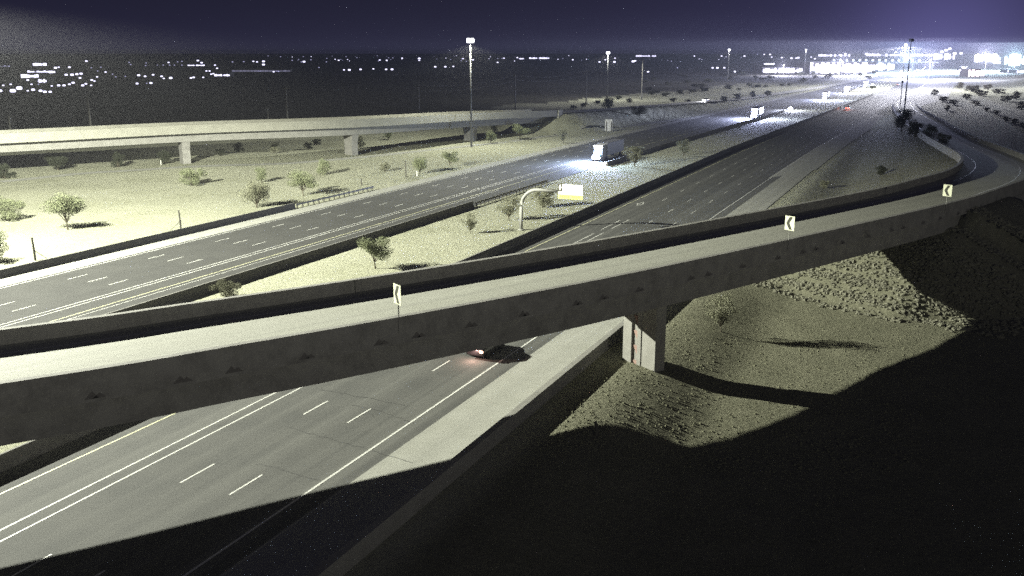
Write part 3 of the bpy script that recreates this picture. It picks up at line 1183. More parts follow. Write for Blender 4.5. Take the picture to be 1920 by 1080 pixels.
high_mast('lamp mast off to the left that lights the bright sand', (-74.5, 105.8, gz(-74.5, 105.8)), 34.6, True, MAIN_W, k=1.6, cut=(0.11, 0.31))
high_mast('nearest lit lamp mast, standing at the foot of the flyover beside its pier', P(884, 276), 29.0, True, MAST_W * 1.7, k=1.0, cut=(0.2, 0.34))
high_mast('second lit lamp mast, standing behind the white roadside sign', P(1138, 187), 25.6, True, MAST_W, (1, 1, .95), k=1.2, cut=(0.16, 0.34))
high_mast('lit lamp mast beyond the dark scrub, just left of the white light strip', P(1364, 156), 28.0, True, MAST_W * .6, (.95, .95, 1), k=1.2, cut=(0.16, 0.34))
high_mast('small far lit lamp mast standing over the white light strip', P(1508, 138), 29.0, True, MAST_W * .6, (.9, .92, 1), k=1.2, cut=(0.16, 0.34))
high_mast('lit lamp mast with a bright head above the glare of the road', P(1690, 168, 0), 31.0, True, MAST_W * 11, (.93, .92, 1), k=1.2, cut=(0.05, 0.14))
high_mast('unseen lamp mast added behind the viewpoint to brighten the near bridge faces', (70, -120, 0), 30.0, True, MAST_W * 0.24, (1, .98, .9), cut=(0.02, 0.08))  # mast added out of view to lift the near bridge faces
high_mast('unlit dark lamp mast rising from the dark trees inside the ramp loop', P(1694, 222), 30.5, False)
pl = thing('signal_pole', 'thin dark pole just left of the unlit lamp mast', 'pole', P(1686, 216))
bm = bmesh.new()
tube(bm, [(0, 0, -0.3), (0, 0, 14.0)], [0.2, 0.12], 8)
obj('mast', bm, M_mast, pl)
bm = bmesh.new()
box(bm, (-0.35, -0.25, 13.2), (0.35, 0.25, 14.1))
obj('camera_box', bm, M_mast, pl)

# utility poles
M_pole = mat('pole_wood', (0.30, 0.29, 0.25), 0.9, n1=(2, (0.22, 0.21, 0.18), 0.4, 0.7))


def util_pole(label, base, h, arm=True):
    root = thing('utility_pole', label, 'utility pole', base, R.uniform(-.3, .3), 'wooden utility poles beyond the flyover')
    bm = bmesh.new()
    tube(bm, [(0, 0, -0.5), (0, 0, h)], [0.32, 0.2], 8)
    obj('shaft', bm, M_pole, root)
    if arm:
        bm = bmesh.new()
        box(bm, (-1.3, 0.2, h - 0.9), (1.3, 0.34, h - 0.7))
        obj('cross_arm', bm, M_pole, root)
    return root


UP = []
for (x, yb_, yt, lab) in ((22, 262, 224, 'short pale utility pole at the far left above the flyover'),
                          (173, 262, 188, 'utility pole behind the flyover, second from the left'),
                          (504, 240, 204, 'short stub of a pole just left of a taller one behind the flyover'),
                          (540, 240, 166, 'utility pole behind the middle of the flyover rail'),
                          (786, 222, 160, 'faint utility pole behind the flyover left of the nearest lamp mast'),
                          (966, 208, 142, 'pale utility pole right of the nearest lamp mast, with wires'),
                          (1099, 196, 134, 'faint utility pole left of the second lamp mast'),
                          (1203, 186, 114, 'bright pale pole right of the second lamp mast')):
    b_ = P(x, yb_)
    d_ = math.hypot(b_.length, H)
    hh_ = (yb_ - yt) * b_.length / F
    UP.append((b_, hh_))
    util_pole(lab, b_ + Vector((0, 0, gz(b_.x, b_.y))), hh_, x not in (504, 22))
for (i, j, zo, lab) in ((4, 5, 0.6, 'upper overhead wire left of the wired utility pole'), (4, 5, 2.6, 'lower overhead wire left of the wired utility pole'),
                        (5, 6, 0.6, 'upper overhead wire right of the wired utility pole'), (5, 6, 2.4, 'lower overhead wire right of the wired utility pole')):
    a_ = UP[i][0] + Vector((0, 0, UP[i][1] - zo))
    b_ = UP[j][0] + Vector((0, 0, UP[j][1] - zo))
    bm = bmesh.new()
    pts = [a_.lerp(b_, k / 10) - Vector((0, 0, 1.6 * (1 - (2 * k / 10 - 1) ** 2))) for k in range(11)]
    tube(bm, pts, 0.035, 5)
    tag(obj('overhead_wire', bm, M_steel), lab, 'wire')

# ------------------------------------------------------------------ trees and shrubs


def leaf_cloud(bm, centre, rad, n, size, rr, squash=0.75, hollow=0.3):
    for _ in range(n):
        while True:
            d = Vector((rr.uniform(-1, 1), rr.uniform(-1, 1), rr.uniform(-1, 1)))
            if hollow < d.length < 1:
                break
        p = centre + Vector((d.x * rad, d.y * rad, d.z * rad * squash))
        a = Vector((rr.uniform(-1, 1), rr.uniform(-1, 1), rr.uniform(-1, 1))).normalized()
        b = a.cross(Vector((rr.uniform(-1, 1), rr.uniform(-1, 1), rr.uniform(-1, 1)))).normalized()
        s = size * rr.uniform(0.5, 1.3)
        v = [bm.verts.new(p + a * s), bm.verts.new(p + b * s * 0.45), bm.verts.new(p - a * s), bm.verts.new(p - b * s * 0.45)]
        bm.faces.new(v)


def tree_meshes(seed, kind):
    """unit tree, 1 m tall: trunk mesh and crown mesh"""
    rr = random.Random(seed)
    tb = bmesh.new()
    cb = bmesh.new()
    if kind == 'umbrella':                       # clear stem, spreading crown
        fork = 0.2
        tube(tb, [(0, 0, -0.05), (0.012, 0.005, fork * 0.6), (0.02, 0.0, fork)], [0.022, 0.018, 0.015], 6)
        for k in range(12):
            a = k * 2.4 + rr.uniform(-.3, .3)
            r = rr.uniform(0.08, 0.42)
            tip = Vector((r * math.cos(a), r * math.sin(a), rr.uniform(0.40, 0.86)))
            mid = Vector((tip.x * 0.45, tip.y * 0.45, fork + (tip.z - fork) * 0.55))
            tube(tb, [(0.02, 0, fork - 0.02), mid, tip], [0.010, 0.007, 0.003], 5)
            leaf_cloud(cb, tip, rr.uniform(0.17, 0.24), 430, 0.0195, rr, 0.72, 0.1)
            leaf_cloud(cb, mid.lerp(tip, 0.6), 0.14, 150, 0.019, rr, 0.7, 0.1)
    elif kind == 'round':                         # low branching, roundish dense crown
        fork = 0.12
        tube(tb, [(0, 0, -0.05), (0.0, 0.01, fork)], [0.024, 0.018], 6)
        for k in range(15):
            a = k * 2.4 + rr.uniform(-.3, .3)
            r = rr.uniform(0.05, 0.34)
            tip = Vector((r * math.cos(a), r * math.sin(a), rr.uniform(0.28, 0.84)))
            mid = Vector((tip.x * 0.5, tip.y * 0.5, fork + (tip.z - fork) * 0.5))
            tube(tb, [(0, 0.01, fork - 0.02), mid, tip], [0.010, 0.007, 0.003], 5)
            leaf_cloud(cb, tip, rr.uniform(0.17, 0.23), 430, 0.0195, rr, 0.9, 0.1)
    elif kind == 'bush':                          # many stems from the ground
        for k in range(20):
            a = k * 2.4 + rr.uniform(-.3, .3)
            r = rr.uniform(0.08, 0.60)
            tip = Vector((r * math.cos(a), r * math.sin(a), rr.uniform(0.22, 0.85) * (1.05 - 0.5 * r)))
            tube(tb, [(r * .1 * math.cos(a), r * .1 * math.sin(a), -0.04), tip * 0.55 + Vector((0, 0, .03)), tip], [0.010, 0.007, 0.003], 5)
            leaf_cloud(cb, tip, rr.uniform(0.16, 0.24), 360, 0.024, rr, 0.8, 0.1)
    else:                                         # sparse: twiggy, see-through
        fork = 0.16
        tube(tb, [(0, 0, -0.05), (0.0, 0.01, fork)], [0.02, 0.014], 6)
        for k in range(22):
            a = k * 2.4 + rr.uniform(-.3, .3)
            r = rr.uniform(0.06, 0.36)
            tip = Vector((r * math.cos(a), r * math.sin(a), rr.uniform(0.36, 0.96)))
            mid = Vector((tip.x * 0.5 + rr.uniform(-.03, .03), tip.y * 0.5, fork + (tip.z - fork) * 0.5))
            tube(tb, [(0, 0.01, fork - 0.03), mid, tip], [0.008, 0.006, 0.002], 4)
            leaf_cloud(cb, tip, 0.12, 180, 0.017, rr, 1.0, 0.1)
            leaf_cloud(cb, mid, 0.10, 60, 0.016, rr, 1.0, 0.1)
    out = []
    for bm, nm in ((tb, 'trunk'), (cb, 'crown')):
        me = bpy.data.meshes.new(nm)
        bm.to_mesh(me)
        bm.free()
        out.append(me)
    return out


TREES = {}
for kind, cnt in (('umbrella', 3), ('round', 3), ('bush', 3), ('sparse', 3)):
    for k in range(cnt):
        TREES[(kind, k)] = tree_meshes(hash((kind == 'umbrella', kind == 'round', kind == 'bush', k)) % 1000 + k * 7, kind)
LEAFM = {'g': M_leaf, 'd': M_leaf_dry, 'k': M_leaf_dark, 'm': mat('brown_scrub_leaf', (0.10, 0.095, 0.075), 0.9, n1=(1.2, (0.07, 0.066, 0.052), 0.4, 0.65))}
_cm = {}


def crown_mesh(kind, k, c):
    key = (kind, k, c)
    if key not in _cm:
        me = TREES[(kind, k)][1].copy()
        me.materials.clear()
        me.materials.append(LEAFM[c])
        _cm[key] = me
        tm = TREES[(kind, k)][0]
        if not tm.materials:
            tm.materials.append(M_bark)
    return _cm[key]


def plant(name, label, cat, x, y, hpx, kind, var, c='g', group=None, wide=1.0, z=None, pt=None):
    p = P(x, y) if pt is None else pt
    gh = gz(p.x, p.y)
    if pt is None and gh > 0.6:
        for _ in range(3):
            p = P(x, y, gh)
            gh = gz(p.x, p.y)
    h = hpx * math.hypot(p.length, 0) / F * 1.03
    root = thing(name, label, cat, (p.x, p.y, gh), R.uniform(0, 6.28), group)
    root.scale = (h * wide, h * wide, h)
    t = link('trunk', TREES[(kind, var)][0], None, root)
    cme = crown_mesh(kind, var, c)
    cr = link('crown', cme, None, root)
    return root


G1 = 'desert trees on the bright sand'
G2 = 'trees and shrubs in the median'
G3 = 'dark shrubs under the flyover'
plants = [
    ('desert_tree', 'feathery green tree alone at the left, two shadows beside it', 'tree', 127, 431, 66, 'umbrella', 0, 'g', G1, 1.05),
    ('desert_shrub', 'round green shrub cut by the left edge of the picture', 'shrub', 12, 413, 44, 'bush', 0, 'g', G1, 1.0),
    ('desert_shrub', 'shrub at the very left edge beside the leftmost stake', 'shrub', -14, 492, 60, 'bush', 2, 'g', G1, .8),
    ('desert_tree', 'broad shrubby tree on the sand below the first flyover pier', 'tree', 363, 346, 36, 'bush', 1, 'g', G1, 1.0),
    ('desert_tree', 'small tree with dark shadow, left of the pair of big round trees', 'tree', 491, 341, 28, 'round', 1, 'g', G1, 1.1),
    ('desert_tree', 'pale round tree, the left one of the big pair by the guardrail end', 'tree', 481, 389, 50, 'round', 0, 'd', G1, 1.25),
    ('desert_tree', 'spreading round tree, the right one of the big pair by the guardrail end', 'tree', 569, 366, 46, 'umbrella', 1, 'g', G1, 1.3),
    ('desert_tree', 'bushy tree with dark shadow right of and above the big pair', 'tree', 607, 328, 30, 'bush', 2, 'g', G1, .8),
    ('desert_shrub', 'low faint shrub on the sand right of a bushy tree', 'shrub', 722, 322, 18, 'bush', 0, 'd', G1, .9),
    ('desert_tree', 'tall rounded shrub beside the tall stake at the road', 'tree', 787, 326, 38, 'round', 2, 'g', G1, 1.0),
    ('desert_tree', 'small tree with round crown on a bare stem below the lamp mast', 'tree', 844, 313, 30, 'umbrella', 2, 'g', G1, 1.2),
    ('desert_tree', 'small round tree right of the lamp mast foot', 'tree', 920, 268, 24, 'round', 0, 'g', G1, 1.1),
    ('desert_tree', 'wide round tree in front of the flyover abutment shadow', 'tree', 975, 261, 30, 'umbrella', 0, 'g', G1, 1.3),
    ('desert_tree', 'faint sparse tree on the embankment slope right of the abutment', 'tree', 1056, 247, 24, 'sparse', 0, 'd', G1, 1.1),
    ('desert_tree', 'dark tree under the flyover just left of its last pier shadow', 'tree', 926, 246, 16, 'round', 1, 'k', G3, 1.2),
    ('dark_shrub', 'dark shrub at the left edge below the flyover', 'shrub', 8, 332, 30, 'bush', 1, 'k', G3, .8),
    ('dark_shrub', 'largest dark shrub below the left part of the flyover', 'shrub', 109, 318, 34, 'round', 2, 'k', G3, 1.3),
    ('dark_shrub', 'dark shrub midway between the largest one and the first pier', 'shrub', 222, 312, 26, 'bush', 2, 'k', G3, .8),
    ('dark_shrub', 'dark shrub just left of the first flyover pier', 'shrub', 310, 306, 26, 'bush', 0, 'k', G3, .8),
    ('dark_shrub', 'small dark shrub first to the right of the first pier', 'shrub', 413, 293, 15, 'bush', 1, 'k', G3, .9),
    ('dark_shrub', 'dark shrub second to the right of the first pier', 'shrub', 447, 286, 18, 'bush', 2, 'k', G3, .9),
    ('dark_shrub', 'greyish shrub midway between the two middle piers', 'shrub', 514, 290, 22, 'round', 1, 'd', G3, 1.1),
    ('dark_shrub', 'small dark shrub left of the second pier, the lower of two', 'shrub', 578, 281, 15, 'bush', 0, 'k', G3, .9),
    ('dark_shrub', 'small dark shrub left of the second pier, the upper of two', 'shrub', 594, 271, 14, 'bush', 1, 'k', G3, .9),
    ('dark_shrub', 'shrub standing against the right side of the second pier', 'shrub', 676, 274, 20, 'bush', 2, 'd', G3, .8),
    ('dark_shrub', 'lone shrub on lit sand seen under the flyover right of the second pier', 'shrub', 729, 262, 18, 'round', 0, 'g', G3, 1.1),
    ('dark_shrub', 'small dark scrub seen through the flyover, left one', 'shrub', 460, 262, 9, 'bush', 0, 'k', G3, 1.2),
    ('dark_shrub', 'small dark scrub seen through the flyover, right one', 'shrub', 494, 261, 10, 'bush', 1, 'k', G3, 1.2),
    ('desert_tree', 'lone umbrella-shaped tree in the median left of the near chevron sign', 'tree', 704, 503, 64, 'umbrella', 2, 'g', G2, 1.1),
    ('feathery_bush', 'pale feathery bush half hiding the dark barrier in the median', 'shrub', 425, 556, 36, 'bush', 0, 'd', G2, 1.1),
    ('desert_shrub', 'small upright grey shrub left of the arched sign arm', 'shrub', 882, 437, 38, 'sparse', 1, 'd', G2, 1.0),
    ('desert_shrub', 'grey twiggy shrub behind the arched sign post', 'shrub', 954, 413, 48, 'sparse', 2, 'd', G2, 1.25),
    ('desert_shrub', 'grey twiggy shrub under the sign arm, left of the sign board', 'shrub', 1018, 388, 42, 'bush', 1, 'd', G2, .75),
    ('desert_shrub', 'sparse shrub in the median right of the lorry', 'shrub', 1190, 312, 36, 'sparse', 0, 'd', G2, 1.5),
    ('desert_shrub', 'shrub in the median between the two dark barriers far right of the lorry', 'shrub', 1282, 292, 30, 'sparse', 1, 'd', G2, 1.3),
    ('sparse_tree', 'sparse young tree on the lit soil below the ramp, long blurred shadow', 'tree', 1352, 612, 74, 'sparse', 2, 'd', None, 1.0),
    ('desert_tree', 'dark tree behind the white roadside sign', 'tree', 1139, 208, 26, 'round', 0, 'k', None, 1.1),
    ('desert_tree', 'dark spreading tree right of the white roadside sign', 'tree', 1199, 212, 24, 'umbrella', 1, 'k', None, 1.2),
    ('desert_shrub', 'dark shrub right of the lit car on the side road, first of four', 'shrub', 1357, 191, 12, 'bush', 0, 'k', 'shrubs beside the lit car on the side road', .9),
    ('desert_shrub', 'dark shrub right of the lit car on the side road, second of four', 'shrub', 1382, 189, 13, 'bush', 1, 'k', 'shrubs beside the lit car on the side road', .9),
    ('desert_shrub', 'dark shrub right of the lit car on the side road, third of four', 'shrub', 1411, 184, 12, 'bush', 2, 'k', 'shrubs beside the lit car on the side road', .9),
    ('desert_shrub', 'dark shrub right of the lit car on the side road, fourth of four', 'shrub', 1440, 181, 11, 'bush', 0, 'k', 'shrubs beside the lit car on the side road', .9),
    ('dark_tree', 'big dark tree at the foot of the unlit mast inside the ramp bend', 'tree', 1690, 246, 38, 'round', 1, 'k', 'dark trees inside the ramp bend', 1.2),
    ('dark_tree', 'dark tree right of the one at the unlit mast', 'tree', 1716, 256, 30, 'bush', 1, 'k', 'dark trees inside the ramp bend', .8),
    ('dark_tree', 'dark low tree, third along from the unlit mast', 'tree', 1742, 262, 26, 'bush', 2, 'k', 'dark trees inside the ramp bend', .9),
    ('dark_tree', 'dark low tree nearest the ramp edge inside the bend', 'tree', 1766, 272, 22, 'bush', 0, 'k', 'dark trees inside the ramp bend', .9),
    ('desert_shrub', 'small dark shrub low inside the ramp bend above the parapet', 'shrub', 1652, 328, 18, 'bush', 0, 'k', None, .9),
    ('desert_shrub', 'faint shrub inside the ramp bend near the pale pavement edge', 'shrub', 1546, 352, 16, 'bush', 1, 'd', None, .9),
    ('desert_shrub', 'small round shrub beside the entry ramp at its far bend', 'shrub', 1776, 206, 9, 'bush', 2, 'k', None, .9),
]
for p in plants:
    plant(*p)
# shrubs on the hillside at the right and in the scrub beyond the far carriageway
rs = random.Random(5)
for (x, y, hpx) in ((1752, 178, 14), (1770, 190, 14), (1788, 196, 12), (1800, 166, 16), (1822, 172, 18), (1838, 180, 16), (1852, 168, 14), (1872, 176, 14), (1888, 190, 16), (1905, 186, 18),
                    (1915, 205, 18), (1850, 208, 10), (1868, 214, 11), (1886, 228, 13), (1902, 232, 13), (1918, 240, 14), (1812, 186, 14), (1830, 196, 10)):
    plant('hillside_shrub', 'dark desert shrub among others on the pale hillside at the right', 'shrub', x, y, hpx * 0.72, 'bush', rs.randrange(3), 'm', 'shrubs on the hillside at the right', rs.uniform(1.0, 1.8))
for k in range(46):
    x = rs.uniform(1210, 1640)
    y = rs.uniform(140, 176) - (x - 1210) * 0.02
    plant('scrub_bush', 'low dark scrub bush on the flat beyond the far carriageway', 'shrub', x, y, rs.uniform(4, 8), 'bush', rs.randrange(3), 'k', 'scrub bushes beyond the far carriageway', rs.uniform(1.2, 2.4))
for (x, y) in ((1222, 178), (1248, 181), (1275, 176), (1262, 191), (1290, 193), (1180, 192), (1160, 186), (1075, 204), (1095, 200), (1120, 195)):
    plant('scrub_bush', 'small shrub on the pale rise around the bright pole', 'shrub', x, y, 8, 'bush', rs.randrange(3), 'k', 'shrubs on the pale rise', 1.4)

# stakes
for (x, y, hpx, lab) in ((66, 488, 40, 'leftmost wooden stake standing in the bright sand'), (339, 431, 36, 'braced wooden stake beside the far barrier'),
                         (761, 331, 30, 'tall dark stake left of the rounded shrub'), (678, 347, 13, 'short dark stake on the sand near the road'),
                         (1225, 222, 13, 'first of three dark stakes beyond the road'), (1245, 221, 13, 'middle of three dark stakes beyond the road'),
                         (1118, 812, 30, 'short dark stake at the edge of the big shadow left of the pier'), (1284, 219, 15, 'last of three dark stakes beyond the road')):
    p = P(x, y)
    h = hpx * p.length / F
    st = thing('fence_post', lab, 'post', (p.x, p.y, gz(p.x, p.y)), 0.4, 'wooden stakes along the verge')
    bm = bmesh.new()
    tube(bm, [(0.03, 0, -0.2), (0, 0, h * .5), (-0.06, 0, h)], [0.14, 0.13, 0.10], 8)
    obj('stake', bm, M_wood, st)
    if x in (66, 339):
        bm = bmesh.new()
        sgn = -1 if x == 339 else 1
        tube(bm, [(sgn * 1.5, 0.4, -0.1), (0, 0, h * .45)], 0.04, 6)
        obj('brace', bm, M_wood, st)
for (x, y, lab) in ((302, 309, 'small white marker post left of the first pier'), (782, 330, 'small white marker post under the rounded shrub')):
    p = P(x, y)
    bm = bmesh.new()
    tube(bm, [(0, 0, -0.1), (0, 0, 1.1)], 0.09, 8)
    o = obj('marker_post', bm, M_white)
    o.location = (p.x, p.y, gz(p.x, p.y))
    tag(o, lab, 'post')

# ------------------------------------------------------------------ vehicles
M_body_dark = mat('dark_car_paint', (0.02, 0.02, 0.023), 0.3, spec=0.5)
M_body = mat('grey_car_paint', (0.2, 0.2, 0.22), 0.3, spec=0.5)
M_head = mat('headlight_lens', (0.9, 0.9, 0.95), 0.2, emit=((0.80, 0.88, 1.0), 22))
M_tail = mat('tail_light_lens', (0.5, 0.05, 0.03), 0.2, emit=((1.0, 0.16, 0.10), 10))
M_tail_hot = mat('lit_brake_light', (0.6, 0.2, 0.1), 0.2, emit=((1.0, 0.58, 0.40), 16))


def loft(bm, secs):
    rings = []
    for (x, w, z0, z1, wt) in secs:
        rings.append([bm.verts.new(v) for v in ((x, -w, z0), (x, -w, z0 + (z1 - z0) * 0.55), (x, -wt, z1), (x, wt, z1), (x, w, z0 + (z1 - z0) * 0.55), (x, w, z0))])
    for i in range(len(rings) - 1):
        for k in range(6):
            bm.faces.new((rings[i][k], rings[i][(k + 1) % 6], rings[i + 1][(k + 1) % 6], rings[i + 1][k]))
    bm.faces.new(rings[0][::-1])
    bm.faces.new(rings[-1])


def wheel_into(root, x, y, r=0.33, w=0.22):
    bm = bmesh.new()
    lathe(bm, [(r * 0.6, -w / 2), (r * 0.95, -w / 2), (r, -w / 2 + 0.04), (r, w / 2 - 0.04), (r * 0.95, w / 2), (r * 0.6, w / 2)], 14)
    for v in bm.verts:
        v.co = Vector((v.co.x + x, v.co.z + y, v.co.y + r))
    wh = obj('wheel', bm, M_tyre, root)
    bm = bmesh.new()
    lathe(bm, [(r * 0.58, -w / 2 + 0.01), (r * 0.58, w / 2 - 0.01)], 12)
    for v in bm.verts:
        v.co = Vector((v.co.x + x, v.co.z + y, v.co.y + r))
    obj('rim', bm, M_rim, wh)


def make_car(label, loc, rz, body_m, head=True, tail_m=None, group=None):
    """car pointing along +x"""
    root = thing('car', label, 'car', loc, rz, group)
    bm = bmesh.new()
    loft(bm, [(-2.28, 0.78, 0.42, 0.86, 0.70), (-2.18, 0.86, 0.30, 0.98, 0.76), (-1.2, 0.90, 0.26, 1.00, 0.80), (0.9, 0.90, 0.26, 0.98, 0.80), (1.7, 0.88, 0.28, 0.86, 0.76), (2.2, 0.80, 0.32, 0.72, 0.68), (2.3, 0.70, 0.40, 0.62, 0.60)])
    bevel(bm, 0.04, 2)
    obj('body', bm, body_m, root, smooth=False)
    bm = bmesh.new()
    loft(bm, [(-1.85, 0.76, 0.96, 1.0, 0.70), (-1.2, 0.76, 0.97, 1.40, 0.58), (-0.2, 0.77, 0.97, 1.46, 0.60), (0.35, 0.77, 0.97, 1.40, 0.58), (1.05, 0.76, 0.94, 0.98, 0.68)])
    obj('window', bm, M_glass, root)
    bm = bmesh.new()
    box(bm, (-1.15, -0.56, 1.39), (0.3, 0.56, 1.47))
    bevel(bm, 0.03)
    obj('roof', bm, body_m, root)
    for x in (-1.38, 1.4):
        for y in (-0.82, 0.82):
            wheel_into(root, x, y)
    for s in (-1, 1):
        bm = bmesh.new()
        lathe(bm, [(0.26, -0.03), (0.31, 0.0), (0.26, 0.05)], 12)
        for v in bm.verts:
            v.co = Vector((2.29 + v.co.z, s * 0.56 + v.co.y, 0.62 + v.co.x * 0.7))
        obj('headlight', bm, M_head if head else M_glass, root)
        bm = bmesh.new()
        box(bm, (-2.33, s * 0.62 - 0.16, 0.66), (-2.26, s * 0.62 + 0.16, 0.84))
        bevel(bm, 0.02)
        obj('tail_light', bm, tail_m or M_tail, root)
    return root


def beam(root, watts, col=(0.8, 0.86, 1.0), loc=(2.6, 0, 0.7), pitch=5.0, size=70, blend=0.7):
    ld = bpy.data.lights.new('headlight_beam', 'SPOT')
    ld.energy = watts
    ld.color = col
    ld.spot_size = math.radians(size)
    ld.spot_blend = blend
    ld.shadow_soft_size = 0.25
    o = bpy.data.objects.new('headlight_beam', ld)
    COL.objects.link(o)
    o.parent = root
    o.location = loc
    o.rotation_euler = (0, -math.pi / 2 + math.radians(0) + math.radians(pitch), 0)
    o.rotation_euler = Vector((-1, 0, math.tan(math.radians(pitch)))).to_track_quat('Z', 'X').to_euler()
    return o


# near car passing under the ramp, going away
near_car = make_car('dark car with a glowing tail light driving out from under the ramp', AO(69.9, -34.6), TH, M_body_dark, False, M_tail_hot)
ld = bpy.data.lights.new('tail_fill_lamp', 'POINT')  # lamp added behind the car to cast the tail-light glow
ld.energy = 130
ld.color = (1, 0.6, 0.5)
ld.shadow_soft_size = 0.1
lo = bpy.data.objects.new('tail_fill_lamp', ld)
COL.objects.link(lo)
lo.parent = near_car
lo.location = (-2.8, 0.0, 0.8)

# lorry with bright lights on the far carriageway
lp_ = P(1141, 303)
aa_ = lp_.x * DX + lp_.y * DY
lorry = thing('lorry', 'lorry with dazzling white and blue lights coming down the far carriageway', 'lorry', AO(aa_, -75.6 - bend(aa_)), TH + math.pi)
M_cab = mat('lorry_paint', (0.8, 0.8, 0.82), 0.35)
bm = bmesh.new()
loft(bm, [(0.2, 1.05, 0.6, 3.0, 0.95), (-0.3, 1.15, 0.5, 3.7, 1.05), (-2.3, 1.2, 0.5, 3.9, 1.1)])
bevel(bm, 0.06, 2)
obj('cab', bm, M_cab, lorry)
bm = bmesh.new()
loft(bm, [(1.6, 0.85, 0.55, 1.6, 0.75), (0.15, 1.0, 0.5, 1.9, 0.9)])
bevel(bm, 0.06, 2)
obj('bonnet', bm, M_cab, lorry)
bm = bmesh.new()
box(bm, (0.02, -0.95, 2.05), (0.30, 0.95, 2.85))
obj('window', bm, M_glass, lorry)
bm = bmesh.new()
box(bm, (-15.5, -1.3, 1.1), (-3.0, 1.3, 4.05))
bevel(bm, 0.04)
obj('trailer', bm, mat('trailer_panel', (0.2, 0.2, 0.22), 0.5), lorry)
for x in (0.9, -2.0, -3.3, -13.2, -14.4):
    for y in (-1.05, 1.05):
        wheel_into(lorry, x, y, 0.5, 0.3)
for s in (-1, 1):
    bm = bmesh.new()
    bmesh.ops.create_uvsphere(bm, u_segments=12, v_segments=8, radius=0.46)
    for v in bm.verts:
        v.co = Vector((1.62 + v.co.x * 0.4, s * 0.62 + v.co.y, 0.98 + v.co.z * 0.8))
    obj('headlight', bm, M_head, lorry)
for y in (-0.9, -0.45, 0, 0.45, 0.9):
    bm = bmesh.new()
    box(bm, (0.05, y - 0.16, 3.35), (0.35, y + 0.16, 3.72))
    bevel(bm, 0.05)
    obj('roof_light', bm, M_head, lorry)
M_cyan = mat('cyan_lamp', (0.6, 0.9, 1), 0.2, emit=((0.25, 0.75, 1.0), 12))
bm = bmesh.new()
box(bm, (1.5, 0.6, 1.5), (1.75, 1.0, 1.9))
obj('marker_lamp', bm, M_cyan, lorry)
beam(lorry, HEADLIGHT_W * 6, (0.5, 0.56, 1.0), (1.9, 0, 1.1), 5, 100)
beam(lorry, HEADLIGHT_W * 3, (0.55, 0.72, 1.0), (1.0, 0, 3.7), 28, 130)

# oncoming cars on the far carriageway
first = make_car('oncoming car with bright headlights, second vehicle after the lorry', AO(320, -83), TH + math.pi, M_body, True, None, 'cars with headlights on the far carriageway')
cars = [((1414, 222), 'oncoming car with big bluish headlights, first behind the lorry', 1.7), ((1482, 206), 'oncoming car with white headlights, second behind the lorry', 1.2),
        ((1546, 187), 'oncoming car with white headlights, third behind the lorry', 1.3), ((1587, 174), 'oncoming car with headlights, fourth behind the lorry', 1.2),
        ((1622, 163), 'oncoming car with headlights, fifth behind the lorry', 1.2), ((1636, 159), 'oncoming car with headlights, sixth behind the lorry', 1.2),
        ((1662, 150), 'oncoming car in the far glare, seventh behind the lorry', 1.0), ((1690, 143), 'oncoming car in the far glare, eighth behind the lorry', 1.0)]
def flare(root, watts, loc=(2.6, 0, 1.1), col=(0.74, 0.78, 1.0), soft=0.5):  # lamp added ahead of the vehicle to imitate headlight bloom
    ld = bpy.data.lights.new('headlight_bloom_fill', 'POINT')
    ld.energy = watts
    ld.color = col
    ld.shadow_soft_size = soft
    o = bpy.data.objects.new('headlight_bloom_fill', ld)
    COL.objects.link(o)
    o.parent = root
    o.location = loc


flare(lorry, 34000, (3.0, -0.3, 2.4), (0.52, 0.66, 1.0), 0.8)
for k, ((x, y), lab, kk) in enumerate(cars):
    p = P(x, y)
    if k in (0, 2, 3, 4):  # lorry shape picked so its lit front stands in for the bloom
        c = dup(lorry, p, 0, lab.replace('car', 'lorry'), 'lorries with headlights on the far carriageway')
        for ch in list(c.children):
            if ch.type == 'LIGHT':
                bpy.data.objects.remove(ch)
        flare(c, 70000 * kk, (3.4, 0, 2.2), (0.58, 0.64, 1.0), 0.7)
    elif k == 1:
        c = first
        c.location = p
        c['label'] = lab
        flare(c, 30000 * kk, (3.6, 0, 1.0))
    else:
        c = dup(first, p, TH + math.pi, lab)
        flare(c, 30000 * kk, (3.6, 0, 1.0))
        for ch in list(c.children):
            if ch.name.startswith('headlight_') and k != 1 and ch.type == 'LIGHT' and ch.data.users > 1:
                bpy.data.objects.remove(ch)
        flare(c, 30000 * kk, (3.6, 0, 1.0))
    c.rotation_euler = (0, 0, TH + math.pi + 0.03)
    if k < 6:
        beam(c, 3 * HEADLIGHT_W * kk * (1 + 0.25 * k), (0.72, 0.76, 1.0), (2.5, 0, 0.75), 5, 95)
# receding cars on the near carriageway and the car on the side road
c = dup(near_car, P(1590, 205), TH, 'receding car with red tail lights on the near carriageway')
for ch in c.children:
    if ch.name.startswith('tail_light'):
        ch.data = ch.data.copy()
        ch.data.materials.clear()
        ch.data.materials.append(M_tail)
for ch in list(c.children):
    if ch.type == 'LIGHT':
        bpy.data.objects.remove(ch)
ld = bpy.data.lights.new('tail_glow', 'POINT')
ld.energy = 700
ld.color = (1, .35, .3)
ld.shadow_soft_size = 0.2
lo = bpy.data.objects.new('tail_glow', ld)
COL.objects.link(lo)
lo.parent = c
lo.location = (-3.0, 0, 0.8)
beam(c, 9000, (0.8, 0.8, 1.0), (2.7, 0, .8), 8, 90)
for ch in list(c.children):
    pass
p = P(1684, 160)
c2 = dup(first, p, TH, 'far car driving away into the glare, left of the ramp merge')
beam(c2, 14000, (0.9, 0.88, 1.0), (2.7, 0, .8), 6, 90)
q = P(1326, 190, 1.4)
